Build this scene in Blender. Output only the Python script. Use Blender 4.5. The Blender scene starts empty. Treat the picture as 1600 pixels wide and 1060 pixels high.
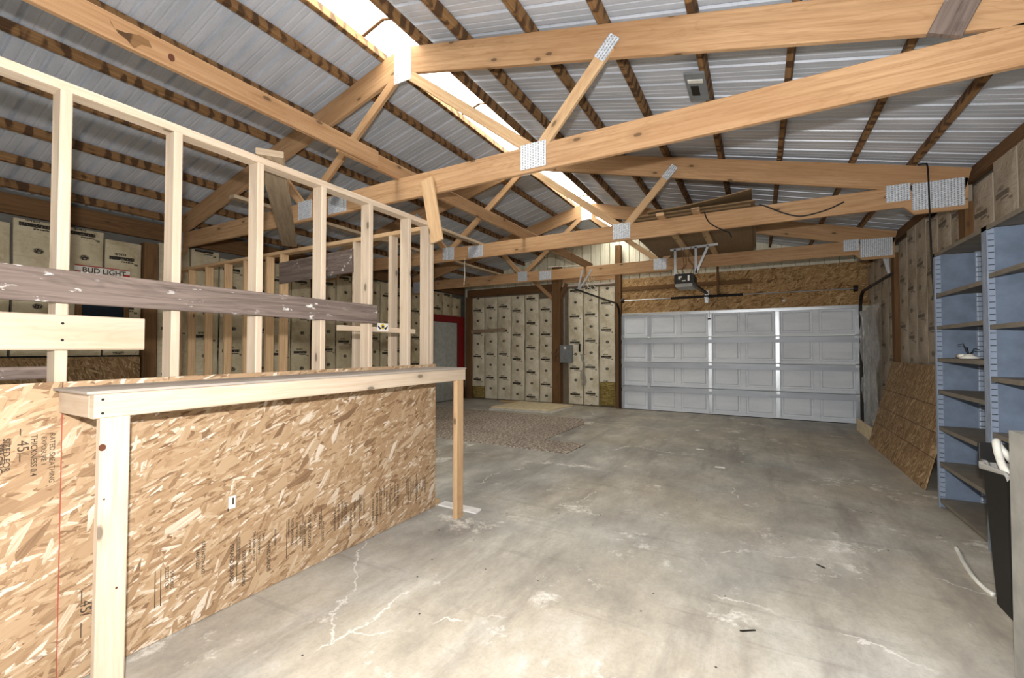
import bpy, math, random
from mathutils import Vector, Matrix
random.seed(11)
R = math.radians
S = bpy.context.scene
COL = S.collection

# ------------------------------------------------------------------ colour / node helpers
def lin(c):
    return tuple((x/12.92 if x <= .04045 else ((x+.055)/1.055)**2.4) for x in [v/255 for v in c]) + (1.0,)

class NT:
    def __init__(s, name):
        s.m = bpy.data.materials.new(name); s.m.use_nodes = True
        s.t = s.m.node_tree; s.t.nodes.clear()
        s.out = s.n('ShaderNodeOutputMaterial')
    def n(s, ty, **kw):
        nd = s.t.nodes.new(ty)
        for k, v in kw.items(): setattr(nd, k, v)
        return nd
    def l(s, a, b): s.t.links.new(a, b)
    def set(s, sock, v):
        if isinstance(v, bpy.types.NodeSocket): s.l(v, sock)
        else: sock.default_value = v
    def math(s, op, a, b=None, c=None, clamp=False):
        nd = s.n('ShaderNodeMath', operation=op, use_clamp=clamp)
        s.set(nd.inputs[0], a)
        if b is not None: s.set(nd.inputs[1], b)
        if c is not None: s.set(nd.inputs[2], c)
        return nd.outputs[0]
    def mix(s, f, a, b, mode='MIX'):
        nd = s.n('ShaderNodeMix', data_type='RGBA', blend_type=mode)
        s.set(nd.inputs[0], f); s.set(nd.inputs[6], a); s.set(nd.inputs[7], b)
        return nd.outputs[2]
    def uv(s):
        nd = s.n('ShaderNodeUVMap'); nd.uv_map = 'UVMap'; return nd.outputs[0]
    def sep(s, v):
        nd = s.n('ShaderNodeSeparateXYZ'); s.l(v, nd.inputs[0]); return nd.outputs
    def mp(s, v, scale=(1,1,1), rot=0, loc=(0,0,0)):
        nd = s.n('ShaderNodeMapping'); s.l(v, nd.inputs[0])
        nd.inputs['Scale'].default_value = scale; nd.inputs['Rotation'].default_value = (0,0,rot); nd.inputs['Location'].default_value = loc
        return nd.outputs[0]
    def noise(s, v, scale=1.0, detail=3.0, rough=.55, dist=0.0):
        nd = s.n('ShaderNodeTexNoise', noise_dimensions='2D'); s.l(v, nd.inputs['Vector'])
        nd.inputs['Scale'].default_value = scale; nd.inputs['Detail'].default_value = detail
        nd.inputs['Roughness'].default_value = rough; nd.inputs['Distortion'].default_value = dist
        return nd.outputs
    def vor(s, v, scale=1.0, feature='F1', rnd=1.0):
        nd = s.n('ShaderNodeTexVoronoi', voronoi_dimensions='2D', feature=feature); s.l(v, nd.inputs['Vector'])
        nd.inputs['Scale'].default_value = scale; nd.inputs['Randomness'].default_value = rnd
        return nd.outputs
    def ramp(s, f, stops, interp='LINEAR'):
        nd = s.n('ShaderNodeValToRGB'); cr = nd.color_ramp; cr.interpolation = interp
        while len(cr.elements) < len(stops): cr.elements.new(.5)
        for e, (p, c) in zip(cr.elements, stops):
            e.position = p; e.color = c if len(c) == 4 else (c[0], c[1], c[2], 1)
        s.l(f, nd.inputs[0]); return nd.outputs[0]
    def step(s, f, lo, hi):   # smooth 0..1 ramp
        nd = s.n('ShaderNodeMapRange', clamp=True); s.set(nd.inputs[0], f)
        nd.inputs[1].default_value = lo; nd.inputs[2].default_value = hi
        return nd.outputs[0]
    def bsdf(s, col, rough=.7, metal=0.0, bump=None, bstr=.2, bdist=.01, spec=.3, trans=0.0, alpha=None):
        b = s.n('ShaderNodeBsdfPrincipled')
        s.set(b.inputs['Base Color'], col); s.set(b.inputs['Roughness'], rough); s.set(b.inputs['Metallic'], metal)
        b.inputs['Specular IOR Level'].default_value = spec
        if trans: b.inputs['Transmission Weight'].default_value = trans
        if alpha is not None: s.set(b.inputs['Alpha'], alpha)
        if bump is not None:
            bn = s.n('ShaderNodeBump'); bn.inputs['Strength'].default_value = bstr; bn.inputs['Distance'].default_value = bdist
            s.l(bump, bn.inputs['Height']); s.l(bn.outputs[0], b.inputs['Normal'])
        s.l(b.outputs[0], s.out.inputs[0]); return s.m

def plain(name, c, rough=.6, metal=0.0, spec=.3):
    k = NT(name); uv = k.uv()
    n = k.noise(uv, 9, 4)[0]
    col = k.mix(k.step(n, .3, .7), lin(c), lin([min(255, x*.88) for x in c]))
    return k.bsdf(col, rough, metal, spec=spec)

def wood(name, light, dark, grain=.5, knot=.5, blotch=None, specks=0.0, rough=.75, big=.35, bigcol=None, dents=.1):
    k = NT(name); uv = k.uv()
    g = k.noise(k.mp(uv, (1.6, 42, 1)), 1, 5, .6, .6)[0]
    g2 = k.noise(k.mp(uv, (.9, 9, 1)), 1, 3, .5, 1.2)[0]
    rings = k.math('SINE', k.math('MULTIPLY', g2, 42))
    f = k.math('MULTIPLY', k.step(g, .34, .68), grain)
    f = k.math('ADD', f, k.math('MULTIPLY', k.step(rings, .2, 1), grain*.35), clamp=True)
    col = k.mix(f, lin(light), lin(dark))
    b = k.noise(k.mp(uv, (.7, 2.5, 1)), 1, 2)[0]
    bc = lin(bigcol) if bigcol else lin(dark)
    col = k.mix(k.math('MULTIPLY', k.step(b, .42, .72), big), col, bc)
    if knot:
        v = k.vor(k.mp(uv, (2.2, 5.0, 1)), 1)
        kc = k.sep(v[1])
        m = k.math('MULTIPLY', k.step(v[0], .075, .045), k.math('GREATER_THAN', kc[0], .6))
        halo = k.math('MULTIPLY', k.step(v[0], .22, .06), k.math('GREATER_THAN', kc[0], .6))
        col = k.mix(k.math('MULTIPLY', halo, .25*knot), col, lin([x*.6 for x in dark]))
        col = k.mix(k.math('MULTIPLY', m, .85*knot), col, lin([x*.4 for x in dark]))
    if blotch:
        n = k.noise(k.mp(uv, (9.5, 5, 1)), 1, 2, .5, .3)[0]
        s_ = k.math('SINE', k.math('MULTIPLY', k.sep(uv)[0], 2*math.pi/.1143))
        m = k.step(k.math('ADD', n, k.math('MULTIPLY', s_, .13)), .5, .62)
        col = k.mix(k.math('MULTIPLY', m, .8), col, lin(blotch))
    if specks:
        n = k.noise(k.mp(uv, (11, 22, 1)), 1, 4, .65)[0]
        n2 = k.noise(uv, 2.3, 2)[0]
        m = k.math('MULTIPLY', k.step(n, .62, .7), k.step(n2, .45, .6))
        col = k.mix(k.math('MULTIPLY', m, specks), col, lin((225, 222, 216)))
    return k.bsdf(col, rough, bump=g, bstr=dents, bdist=.004, spec=.2)

def osb(name, tones, gain=1.0, big=1.0, line=None, turn=0.0):
    """oriented strand board: several layers of long chips, each chip with one tone of its own"""
    k = NT(name); uv = k.uv()
    warp = k.noise(uv, 7, 2)[1]
    wv = k.n('ShaderNodeVectorMath', operation='SCALE'); k.l(warp, wv.inputs[0]); wv.inputs[3].default_value = .009
    av = k.n('ShaderNodeVectorMath', operation='ADD'); k.l(uv, av.inputs[0]); k.l(wv.outputs[0], av.inputs[1])
    u2 = av.outputs[0]
    T = [lin([min(255, x*gain) for x in c]) for c in tones]
    col = None; hgt = None
    lay = [(-.2, 9, 20, .0, 0), (-.55, 9, 26, .4, 3), (.4, 9, 30, .5, 7), (-.1, 9, 32, .5, 11), (-.95, 10, 36, .6, 17), (-.4, 10, 40, .6, 29), (-.7, 13, 66, .6, 23), (.2, 14, 60, .7, 37), (-1.25, 13, 60, .8, 43), (-.35, 18, 95, .62, 47), (-.45, 7, 24, .86, 31), (-1.0, 8, 36, .92, 41)]
    for i, (a, sx, sy, th, off) in enumerate(lay):
        v = k.vor(k.mp(k.mp(u2, (1, 1, 1), a+turn), (sx/big, sy/big, 1), 0, (off*1.37, off*.71, 0)), 1)
        c = k.sep(v[1])
        fib = k.noise(k.mp(k.mp(uv, (1, 1, 1), a+turn), (5, 150, 1)), 1, 2)[0]
        t = k.math('ADD', c[1], k.math('MULTIPLY', k.math('SUBTRACT', fib, .5), .3), clamp=True)
        n = len(T); ps = [0, .12, .32, .62, .86, 1] if n == 6 else [0, .14, .4, .75, 1]
        cc = k.ramp(t, list(zip(ps, T)))
        edge = k.step(v[0], .62, .85)
        cc = k.mix(k.math('MULTIPLY', edge, .3), cc, T[0])
        if col is None: col, hgt = cc, c[2]
        else:
            m = k.math('GREATER_THAN', c[0], th)
            col = k.mix(m, col, cc)
            hg = k.n('ShaderNodeMix'); k.l(m, hg.inputs[0]); k.l(hgt, hg.inputs[2]); k.l(c[2], hg.inputs[3]); hgt = hg.outputs[0]
    dk = k.noise(k.mp(uv, (14, 34, 1), .4), 1, 3, .6)[0]
    col = k.mix(k.math('MULTIPLY', k.step(dk, .67, .73), .6), col, lin((110, 74, 46)))
    if line:
        for y in line:
            d = k.math('ABSOLUTE', k.math('SUBTRACT', k.sep(uv)[1], y))
            col = k.mix(k.math('MULTIPLY', k.math('LESS_THAN', d, .004), .75), col, lin((60, 38, 22)))
    return k.bsdf(col, .72, bump=hgt, bstr=.25, bdist=.003, spec=.25)

def kraft(name, paper, wrinkle=.35, ink=(62, 56, 46), fade=.9):
    """paper face of an insulation batt with its repeated print; u across the batt, v up, in metres"""
    k = NT(name); uv = k.uv(); u, v, _ = k.sep(uv)
    P = .62
    t = k.math('MULTIPLY', k.math('FRACT', k.math('DIVIDE', v, P)), P)
    def rect(u0, u1, v0, v1):
        a = k.math('MULTIPLY', k.math('GREATER_THAN', u, u0), k.math('LESS_THAN', u, u1))
        b = k.math('MULTIPLY', k.math('GREATER_THAN', t, v0), k.math('LESS_THAN', t, v1))
        return k.math('MULTIPLY', a, b)
    fine = k.noise(k.mp(uv, (90, 70, 1)), 1, 2)[0]
    let = k.noise(k.mp(uv, (150, 60, 1)), 1, 1)[0]
    bar = k.math('MULTIPLY', rect(.04, .285, .295, .338), k.step(fine, .8, .6))
    ln = k.math('MULTIPLY', rect(.15, .28, .268, .284), k.step(let, .36, .46))
    tx = k.math('MULTIPLY', rect(.09, .20, .352, .382), k.step(let, .44, .52))
    bx = k.math('MULTIPLY', rect(.285, .325, .245, .268), k.step(let, .36, .46))
    du = k.math('SUBTRACT', u, .19); dv = k.math('SUBTRACT', t, .035)
    r = k.math('SQRT', k.math('ADD', k.math('MULTIPLY', du, du), k.math('MULTIPLY', k.math('MULTIPLY', dv, dv), 1.8)))
    dot = k.math('MULTIPLY', k.step(r, .05, .034), k.step(fine, .3, .45))
    m = k.math('MAXIMUM', k.math('MAXIMUM', bar, ln), k.math('MAXIMUM', k.math('MAXIMUM', tx, bx), dot))
    n = k.noise(k.mp(uv, (1.5, 1, 1)), 3.2, 4, .6)[0]
    cr = k.noise(k.mp(uv, (2.5, 14, 1)), 1.3, 3, .6, 1.5)[0]
    col = k.mix(k.step(n, .35, .72), lin(paper), lin([paper[0]*.86, paper[1]*.84, paper[2]*.79]))
    col = k.mix(k.math('MULTIPLY', k.step(cr, .6, .72), .22), col, lin([x*.6 for x in paper]))
    col = k.mix(k.math('MULTIPLY', m, fade), col, lin(ink))
    h = k.math('ADD', k.noise(k.mp(uv, (3, 6, 1)), 2.5, 4, .6, .8)[0], k.math('MULTIPLY', cr, .5))
    return k.bsdf(col, .6, bump=h, bstr=wrinkle, bdist=.03, spec=.3)

def concrete():
    k = NT('concrete'); uv = k.uv()
    big = k.noise(uv, .5, 4, .55)[0]
    mid = k.noise(k.mp(uv, (1, .6, 1), .5), 2.0, 8, .74)[0]
    fine = k.noise(uv, 45, 4, .75)[0]
    col = k.mix(k.step(big, .36, .66), lin((182, 173, 157)), lin((168, 166, 160)))
    col = k.mix(k.math('MULTIPLY', k.step(mid, .48, .72), .6), col, lin((122, 117, 110)))
    col = k.mix(k.math('MULTIPLY', k.step(mid, .48, .3), .6), col, lin((208, 204, 194)))
    col = k.mix(k.math('MULTIPLY', k.step(fine, .45, .75), .25), col, lin((130, 126, 118)))
    st = k.noise(k.mp(uv, (2.2, .35, 1), .12), 1, 6, .68)[0]
    col = k.mix(k.math('MULTIPLY', k.step(st, .52, .72), .5), col, lin((116, 110, 103)))
    sl = k.noise(k.mp(uv, (.5, 6, 1), -.35), 1.6, 6, .7)[0]
    col = k.mix(k.math('MULTIPLY', k.step(sl, .58, .72), .3), col, lin((120, 115, 108)))
    # pale salts along a few hairline cracks, in patches
    w = k.noise(uv, 2.2, 6, .65)[1]
    sv = k.n('ShaderNodeVectorMath', operation='SCALE'); k.l(w, sv.inputs[0]); sv.inputs[3].default_value = .30
    ad = k.n('ShaderNodeVectorMath', operation='ADD'); k.l(uv, ad.inputs[0]); k.l(sv.outputs[0], ad.inputs[1])
    cr = k.vor(ad.outputs[0], .85, 'DISTANCE_TO_EDGE')[0]
    area = k.noise(uv, 1.3, 3)[0]
    col = k.mix(k.math('MULTIPLY', k.step(cr, .007, .002), k.math('MULTIPLY', k.step(area, .54, .62), .7)), col, lin((226, 222, 214)))
    bl = k.noise(uv, 1.5, 8, .76)[0]
    col = k.mix(k.math('MULTIPLY', k.step(bl, .60, .68), .8), col, lin((224, 220, 211)))
    pit = k.vor(uv, 3.1)
    col = k.mix(k.math('MULTIPLY', k.step(pit[0], .022, .012), k.math('GREATER_THAN', k.sep(pit[1])[0], .72)), col, lin((58, 54, 50)))
    h = k.math('ADD', fine, k.math('MULTIPLY', mid, .6))
    return k.bsdf(col, k.step(mid, 1.2, .1), bump=h, bstr=.12, bdist=.006, spec=.25)

def carpet_mat():
    k = NT('carpet'); uv = k.uv()
    a = k.noise(uv, 26, 4, .85)[0]; b = k.noise(uv, 1.1, 3)[0]
    col = k.ramp(a, [(.36, lin((92, 82, 74))), (.5, lin((158, 145, 133))), (.64, lin((218, 205, 192)))])
    col = k.mix(k.math('MULTIPLY', k.step(b, .45, .7), .3), col, lin((110, 96, 86)))
    return k.bsdf(col, .95, bump=a, bstr=.6, bdist=.006, spec=.1)

def plate_mat():
    """galvanised truss plate: rows of punched slots"""
    k = NT('galvanised_plate'); uv = k.uv(); u, v, _ = k.sep(uv)
    a = k.math('FRACT', k.math('MULTIPLY', u, 1/.022)); b = k.math('FRACT', k.math('ADD', k.math('MULTIPLY', v, 1/.02), k.math('MULTIPLY', k.math('FLOOR', k.math('MULTIPLY', u, 1/.022)), .5)))
    hole = k.math('MULTIPLY', k.math('LESS_THAN', k.math('ABSOLUTE', k.math('SUBTRACT', a, .5)), .2), k.math('LESS_THAN', k.math('ABSOLUTE', k.math('SUBTRACT', b, .5)), .33))
    n = k.noise(uv, 40, 3)[0]
    col = k.mix(k.step(n, .3, .7), lin((222, 228, 236)), lin((186, 192, 200)))
    col = k.mix(k.math('MULTIPLY', hole, .7), col, lin((92, 90, 90)))
    return k.bsdf(col, .4, .25, bump=k.math('SUBTRACT', 1.0, hole), bstr=.4, bdist=.004, spec=.5)

def metal_sheet(name, c1, c2, rough=.42, metal=.35):
    k = NT(name); uv = k.uv()
    n = k.noise(k.mp(uv, (.6, 3, 1)), 2, 4, .6)[0]; f = k.noise(uv, 60, 2)[0]
    col = k.mix(k.step(n, .35, .7), lin(c1), lin(c2))
    col = k.mix(k.math('MULTIPLY', k.step(f, .5, .8), .15), col, lin([x*.7 for x in c2]))
    return k.bsdf(col, rough, metal, spec=.4)

def slots_mat():
    k = NT('slotted_post'); uv = k.uv(); u, v, _ = k.sep(uv)
    a = k.math('LESS_THAN', k.math('FRACT', k.math('DIVIDE', v, .0415)), .12)
    e = k.math('LESS_THAN', k.math('ABSOLUTE', k.math('SUBTRACT', u, .024)), .019)
    ln = k.math('LESS_THAN', k.math('ABSOLUTE', k.math('SUBTRACT', u, .010)), .0022)
    col = k.mix(k.math('MULTIPLY', ln, .8), lin((140, 152, 170)), lin((214, 220, 228)))
    col = k.mix(k.math('MULTIPLY', a, e), col, lin((16, 16, 18)))
    return k.bsdf(col, .45)

def fibre():
    k = NT('glass_fibre'); uv = k.uv()
    n = k.noise(k.mp(uv, (3, 9, 1)), 4, 6, .7, .6)[0]
    col = k.ramp(n, [(.3, lin((96, 82, 44))), (.55, lin((158, 138, 82))), (.75, lin((186, 170, 118)))])
    return k.bsdf(col, .95, bump=n, bstr=.7, bdist=.03, spec=.05)

def glow(name, c, s, mixd=None):
    k = NT(name); uv = k.uv()
    n = k.noise(k.mp(uv, (.7, 1.2, 1)), 1.5, 3)[0]
    e = k.n('ShaderNodeEmission'); e.inputs[1].default_value = s
    k.l(k.mix(k.step(n, .3, .75), lin(c), lin([x*.93 for x in c])), e.inputs[0])
    k.l(e.outputs[0], k.out.inputs[0]); return k.m

def plastic_film():
    k = NT('clear_plastic_film'); uv = k.uv()
    n = k.noise(k.mp(uv, (9, 5, 1)), 1.6, 5, .65, 1.6)[0]
    t = k.n('ShaderNodeBsdfTransparent'); g = k.n('ShaderNodeBsdfGlossy'); g.inputs['Roughness'].default_value = .12
    d = k.n('ShaderNodeBsdfDiffuse'); d.inputs[0].default_value = lin((196, 192, 184))
    bn = k.n('ShaderNodeBump'); bn.inputs['Strength'].default_value = 1; bn.inputs['Distance'].default_value = .06
    k.l(n, bn.inputs['Height']); k.l(bn.outputs[0], g.inputs['Normal'])
    m1 = k.n('ShaderNodeMixShader'); m1.inputs[0].default_value = .75; k.l(d.outputs[0], m1.inputs[1]); k.l(g.outputs[0], m1.inputs[2])
    m2 = k.n('ShaderNodeMixShader'); m2.inputs[0].default_value = .62; k.l(t.outputs[0], m2.inputs[1]); k.l(m1.outputs[0], m2.inputs[2])
    k.l(m2.outputs[0], k.out.inputs[0]); return k.m

M = dict(
    stud=wood('new_stud_pine', (202, 185, 164), (178, 153, 126), .5, .8, big=.3, bigcol=(176, 158, 138)),
    stud_warm=wood('stud_pine_warm', (202, 172, 134), (170, 132, 94), .55, .8, big=.3),
    pale=wood('pale_board', (188, 168, 144), (162, 138, 112), .4, .3, big=.8, bigcol=(190, 184, 178)),
    truss=wood('truss_fir', (186, 151, 114), (152, 115, 80), .65, .8, big=.4, bigcol=(142, 102, 66)),
    purlin=wood('purlin_wood', (148, 114, 76), (108, 78, 50), .6, .4, blotch=(60, 42, 30), big=.5),
    grey=wood('weathered_wood', (122, 108, 100), (82, 70, 64), .7, .3, specks=.8, rough=.85),
    grey_clean=wood('old_grey_wood', (168, 150, 126), (126, 108, 88), .6, .3, rough=.85),
    brown=wood('treated_post', (122, 92, 62), (86, 62, 40), .6, .4, rough=.85),
    top=wood('counter_top_wood', (170, 160, 150), (138, 128, 120), .5, .2, rough=.55),
    osb=osb('strand_board', [(126, 98, 72), (152, 122, 92), (170, 140, 107), (180, 151, 118), (190, 165, 134), (222, 207, 188)], .95),
    osb_dark=osb('aged_strand_board', [(104, 80, 54), (126, 100, 70), (142, 114, 80), (156, 128, 92), (190, 164, 128)], turn=math.pi/2, line=(.32, .55, .80)),
    osb_head=osb('header_strand_board', [(104, 76, 48), (140, 108, 70), (162, 128, 84), (176, 142, 98), (200, 170, 128)], line=(2.42, 2.68)),
    kraft=kraft('kraft_paper', (226, 218, 198), ink=(40,36,30), fade=1),
    kraft_b=kraft('kraft_paper_old', (200, 188, 160), .5, ink=(40,36,30), fade=1),
    kraft_r=kraft('kraft_paper_dusty', (176, 163, 146), .45, ink=(58,48,40), fade=.75),
    backing=plain('dusty_backing', (128, 116, 98), .9), fibre=fibre(), slots=slots_mat(), concrete=concrete(), carpet=carpet_mat(), plate=plate_mat(),
    roof=metal_sheet('roof_steel', (204, 208, 216), (182, 188, 197), .4, .1),
    siding=metal_sheet('cream_siding', (236, 232, 212), (222, 216, 194), .5, .05),
    wallsteel=metal_sheet('wall_steel', (120, 118, 112), (100, 98, 92), .6, .1),
    door=metal_sheet('door_steel', (226, 231, 238), (214, 220, 228), .5, .05), strut=metal_sheet('strut_steel', (186, 191, 199), (168, 174, 183), .45, .2),
    galv=metal_sheet('galvanised_steel', (206, 210, 214), (170, 175, 180), .32, .7),
    dark=plain('dark_steel', (46, 42, 38), .5, .4), black=plain('black_plastic', (20, 19, 19), .45),
    blue=plain('blue_grey_enamel', (112, 126, 146), .5), blue_l=plain('blue_grey_post', (140, 152, 170), .45),
    shelf=plain('shelf_grey_brown', (126, 118, 106), .6), beige=plain('beige_enamel', (158, 156, 149), .5),
    white=plain('white_plastic', (232, 230, 220), .45), whitewood=plain('white_painted_wood', (240, 238, 234), .5),
    red=plain('red_paint', (126, 20, 24), .5), greydoor=plain('grey_door_paint', (176, 180, 178), .55),
    greybox=plain('grey_enamel', (128, 132, 134), .5), ink=plain('black_ink', (74, 60, 46), .8),
    tan=plain('tan_hardboard', (234, 216, 180), .7), gyp=plain('gypsum_white', (210, 206, 198), .8),
    hard=wood('brown_hardboard', (136, 112, 82), (112, 90, 64), .35, 0), navy=plain('navy_ink', (30, 44, 92), .5),
    gold=plain('yellow_ink', (222, 190, 40), .5), rededge=plain('red_edge_paint', (168, 78, 60), .8),
    glassdark=plain('dark_window_glass', (24, 40, 52), .12, spec=.6), sky=glow('skylight_panel', (255, 250, 236), 1.0),
    film=plastic_film(), twine=plain('white_cord', (222, 214, 196), .7), paper=plain('white_paper', (238, 236, 228), .8),
    knot=plain('wood_knot', (92, 52, 34), .7), copper=plain('old_wire', (118, 92, 66), .5), liner=plain('thin_bag_plastic', (168, 166, 160), .3), signred=plain('sign_red', (170, 40, 36), .5),
)

# ------------------------------------------------------------------ mesh helpers
class MB:
    def __init__(s): s.v, s.f, s.u = [], [], []
    def face(s, pts, uvs):
        i = len(s.v); s.v += [tuple(p) for p in pts]; s.f.append(tuple(range(i, i+len(pts)))); s.u += [tuple(x) for x in uvs]
    def box(s, p, q, uo=None):
        (x0, y0, z0), (x1, y1, z1) = [min(a, b) for a, b in zip(p, q)], [max(a, b) for a, b in zip(p, q)]
        d = [x1-x0, y1-y0, z1-z0]; L = d.index(max(d))
        uo = (random.uniform(0, 40), random.uniform(0, 40)) if uo is None else uo
        fs = [((x0,y0,z0),(x0,y0,z1),(x0,y1,z1),(x0,y1,z0)), ((x1,y0,z0),(x1,y1,z0),(x1,y1,z1),(x1,y0,z1)),
              ((x0,y0,z0),(x1,y0,z0),(x1,y0,z1),(x0,y0,z1)), ((x0,y1,z0),(x0,y1,z1),(x1,y1,z1),(x1,y1,z0)),
              ((x0,y0,z0),(x0,y1,z0),(x1,y1,z0),(x1,y0,z0)), ((x0,y0,z1),(x1,y0,z1),(x1,y1,z1),(x0,y1,z1))]
        for i, f in enumerate(fs):
            ax = [a for a in range(3) if a != i//2]
            if L in ax: ax = [L] + [a for a in ax if a != L]
            s.face(f, [(c[ax[0]]+uo[0], c[ax[1]]+uo[1]+i*.31) for c in f])
        return s
    def beam(s, a, b, w, h, up=(0,0,1), ch=.004):
        """timber from a to b, h measured along up, w sideways; softened edges"""
        a, b = Vector(a), Vector(b); d = b-a; L = d.length; d.normalize()
        up = Vector(up); up = (up - d*up.dot(d)).normalized(); sd = d.cross(up)
        W, H = w/2, h/2; c = min(ch, W*.4, H*.4)
        pr = [(-W+c,-H),(W-c,-H),(W,-H+c),(W,H-c),(W-c,H),(-W+c,H),(-W,H-c),(-W,-H+c)]
        per = [0]
        for i in range(8):
            p, q = pr[i], pr[(i+1) % 8]; per.append(per[-1]+math.hypot(q[0]-p[0], q[1]-p[1]))
        uo = (random.uniform(0, 40), random.uniform(0, 40))
        P = lambda e, t: e + sd*t[0] + up*t[1]
        for i in range(8):
            p, q = pr[i], pr[(i+1) % 8]
            s.face([P(a,p),P(a,q),P(b,q),P(b,p)][::-1], [(uo[0],uo[1]+per[i]),(uo[0],uo[1]+per[i+1]),(uo[0]+L,uo[1]+per[i+1]),(uo[0]+L,uo[1]+per[i])][::-1])
        for e, o in ((a, 0), (b, 1)):
            q = pr if o else pr[::-1]
            s.face([P(e,t) for t in q][::-1], [(uo[0]+t[0]*.3, uo[1]+t[1]) for t in q][::-1])
        return s
    def tube(s, pts, r, n=8, cap=True):
        pts = [Vector(p) for p in pts]; rings = []; acc = 0
        rr = r if isinstance(r, (list, tuple)) else [r]*len(pts)
        ref = Vector((0,0,1))
        for i, p in enumerate(pts):
            t = (pts[min(i+1, len(pts)-1)] - pts[max(i-1, 0)]).normalized()
            x = t.cross(ref)
            if x.length < .1: x = t.cross(Vector((1,0,0)))
            x.normalize(); y = t.cross(x)
            if i: acc += (p-pts[i-1]).length
            rings.append(([p + (x*math.cos(2*math.pi*j/n) + y*math.sin(2*math.pi*j/n))*rr[i] for j in range(n)], acc))
        for (A, a0), (B, b0) in zip(rings, rings[1:]):
            for j in range(n):
                k = (j+1) % n
                s.face([A[j],A[k],B[k],B[j]], [(a0,j*.02),(a0,(j+1)*.02),(b0,(j+1)*.02),(b0,j*.02)])
        if cap:
            for (A, a0), rev in ((rings[0], True), (rings[-1], False)):
                q = A[::-1] if rev else A
                s.face(q, [(p[0]*.1, p[1]*.1) for p in q])
        return s
    def grid(s, fn, nu, nv, uvfn=None):
        for i in range(nu):
            for j in range(nv):
                q = [(i,j),(i+1,j),(i+1,j+1),(i,j+1)]
                s.face([fn(a/nu, b/nv) for a, b in q], [(uvfn(a/nu, b/nv) if uvfn else (a/nu, b/nv)) for a, b in q])
        return s
    def poly(s, pts, thick, axis):
        """prism of a planar outline, extruded by the vector axis*thick"""
        ex = Vector(axis)*thick; A = [Vector(p) for p in pts]; B = [p+ex for p in A]
        uo = random.uniform(0, 9)
        k = max(range(3), key=lambda i: abs(axis[i])); ij = [i for i in range(3) if i != k]
        uvp = lambda q: [(p[ij[0]]+uo, p[ij[1]]+uo) for p in q]
        s.face(A[::-1], uvp(A[::-1])); s.face(B, uvp(B))
        for i in range(len(A)):
            j = (i+1) % len(A)
            s.face([A[i],A[j],B[j],B[i]], [(0,0),((A[j]-A[i]).length,0),((A[j]-A[i]).length,thick),(0,thick)])
        return s
    def build(s, name, mat, parent=None, smooth=False, origin=None):
        V = s.v
        lo = [min(p[i] for p in V) for i in range(3)]; hi = [max(p[i] for p in V) for i in range(3)]
        o = Vector(origin) if origin else Vector(((lo[0]+hi[0])/2, (lo[1]+hi[1])/2, lo[2]))
        # weld identical points so shading and outlines are continuous
        idx = {}; vv = []; mp = []
        for p in V:
            key = (round(p[0], 5), round(p[1], 5), round(p[2], 5))
            if key not in idx: idx[key] = len(vv); vv.append((p[0]-o.x, p[1]-o.y, p[2]-o.z))
            mp.append(idx[key])
        ff, uu, k = [], [], 0
        for f in s.f:
            g = [mp[i] for i in f]; n = len(f)
            if len(set(g)) == n: ff.append(g); uu += s.u[k:k+n]
            k += n
        me = bpy.data.meshes.new(name); me.from_pydata(vv, [], ff)
        ul = me.uv_layers.new(name='UVMap')
        for i, c in enumerate(uu): ul.data[i].uv = c
        me.materials.append(M[mat] if isinstance(mat, str) else mat)
        if smooth: me.polygons.foreach_set('use_smooth', [True]*len(me.polygons))
        me.update()
        ob = bpy.data.objects.new(name, me); COL.objects.link(ob)
        if parent is not None:
            ob.parent = parent; w = parent.location.copy()
            if parent.parent is not None: w += parent.parent.location
            ob.location = o - w
        else: ob.location = o
        return ob

def tag(o, label=None, cat=None, group=None, kind=None):
    if label: o['label'] = label
    if cat: o['category'] = cat
    if group: o['group'] = group
    if kind: o['kind'] = kind
    return o
def thing(name, loc, label, cat, group=None, kind=None):
    o = bpy.data.objects.new(name, None); COL.objects.link(o); o.location = loc; o.empty_display_size = .2
    return tag(o, label, cat, group, kind)
def box(p, q, name, mat, parent=None): return MB().box(p, q).build(name, mat, parent)
def beam(a, b, w, h, name, mat, parent=None, up=(0,0,1)): return MB().beam(a, b, w, h, up).build(name, mat, parent)
ORD = ['first','second','third','fourth','fifth','sixth','seventh','eighth','ninth','tenth','eleventh','twelfth','thirteenth','fourteenth','fifteenth','sixteenth','seventeenth','eighteenth','nineteenth','twentieth','twenty-first','twenty-second','twenty-third','twenty-fourth','twenty-fifth','twenty-sixth','twenty-seventh','twenty-eighth','twenty-ninth','thirtieth']

def text_mb(mb, txt, size, mtx, bold=0.0, depth=.0008, sx=1.0):
    c = bpy.data.curves.new('t', 'FONT'); c.body = txt; c.size = size; c.extrude = depth; c.offset = bold*size
    o = bpy.data.objects.new('t', c); COL.objects.link(o)
    me = o.to_mesh()
    for p in me.polygons:
        pts = [mtx @ Vector((me.vertices[i].co.x*sx, me.vertices[i].co.y, me.vertices[i].co.z)) for i in p.vertices]
        mb.face(pts, [(q[1], q[2]) for q in pts])
    o.to_mesh_clear(); bpy.data.objects.remove(o); bpy.data.curves.remove(c)
    return mb
def frame3(o, x, y):
    x, y = Vector(x), Vector(y); z = x.cross(y)
    return Matrix(((x.x,y.x,z.x,o[0]),(x.y,y.y,z.y,o[1]),(x.z,y.z,z.z,o[2]),(0,0,0,1)))

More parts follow.
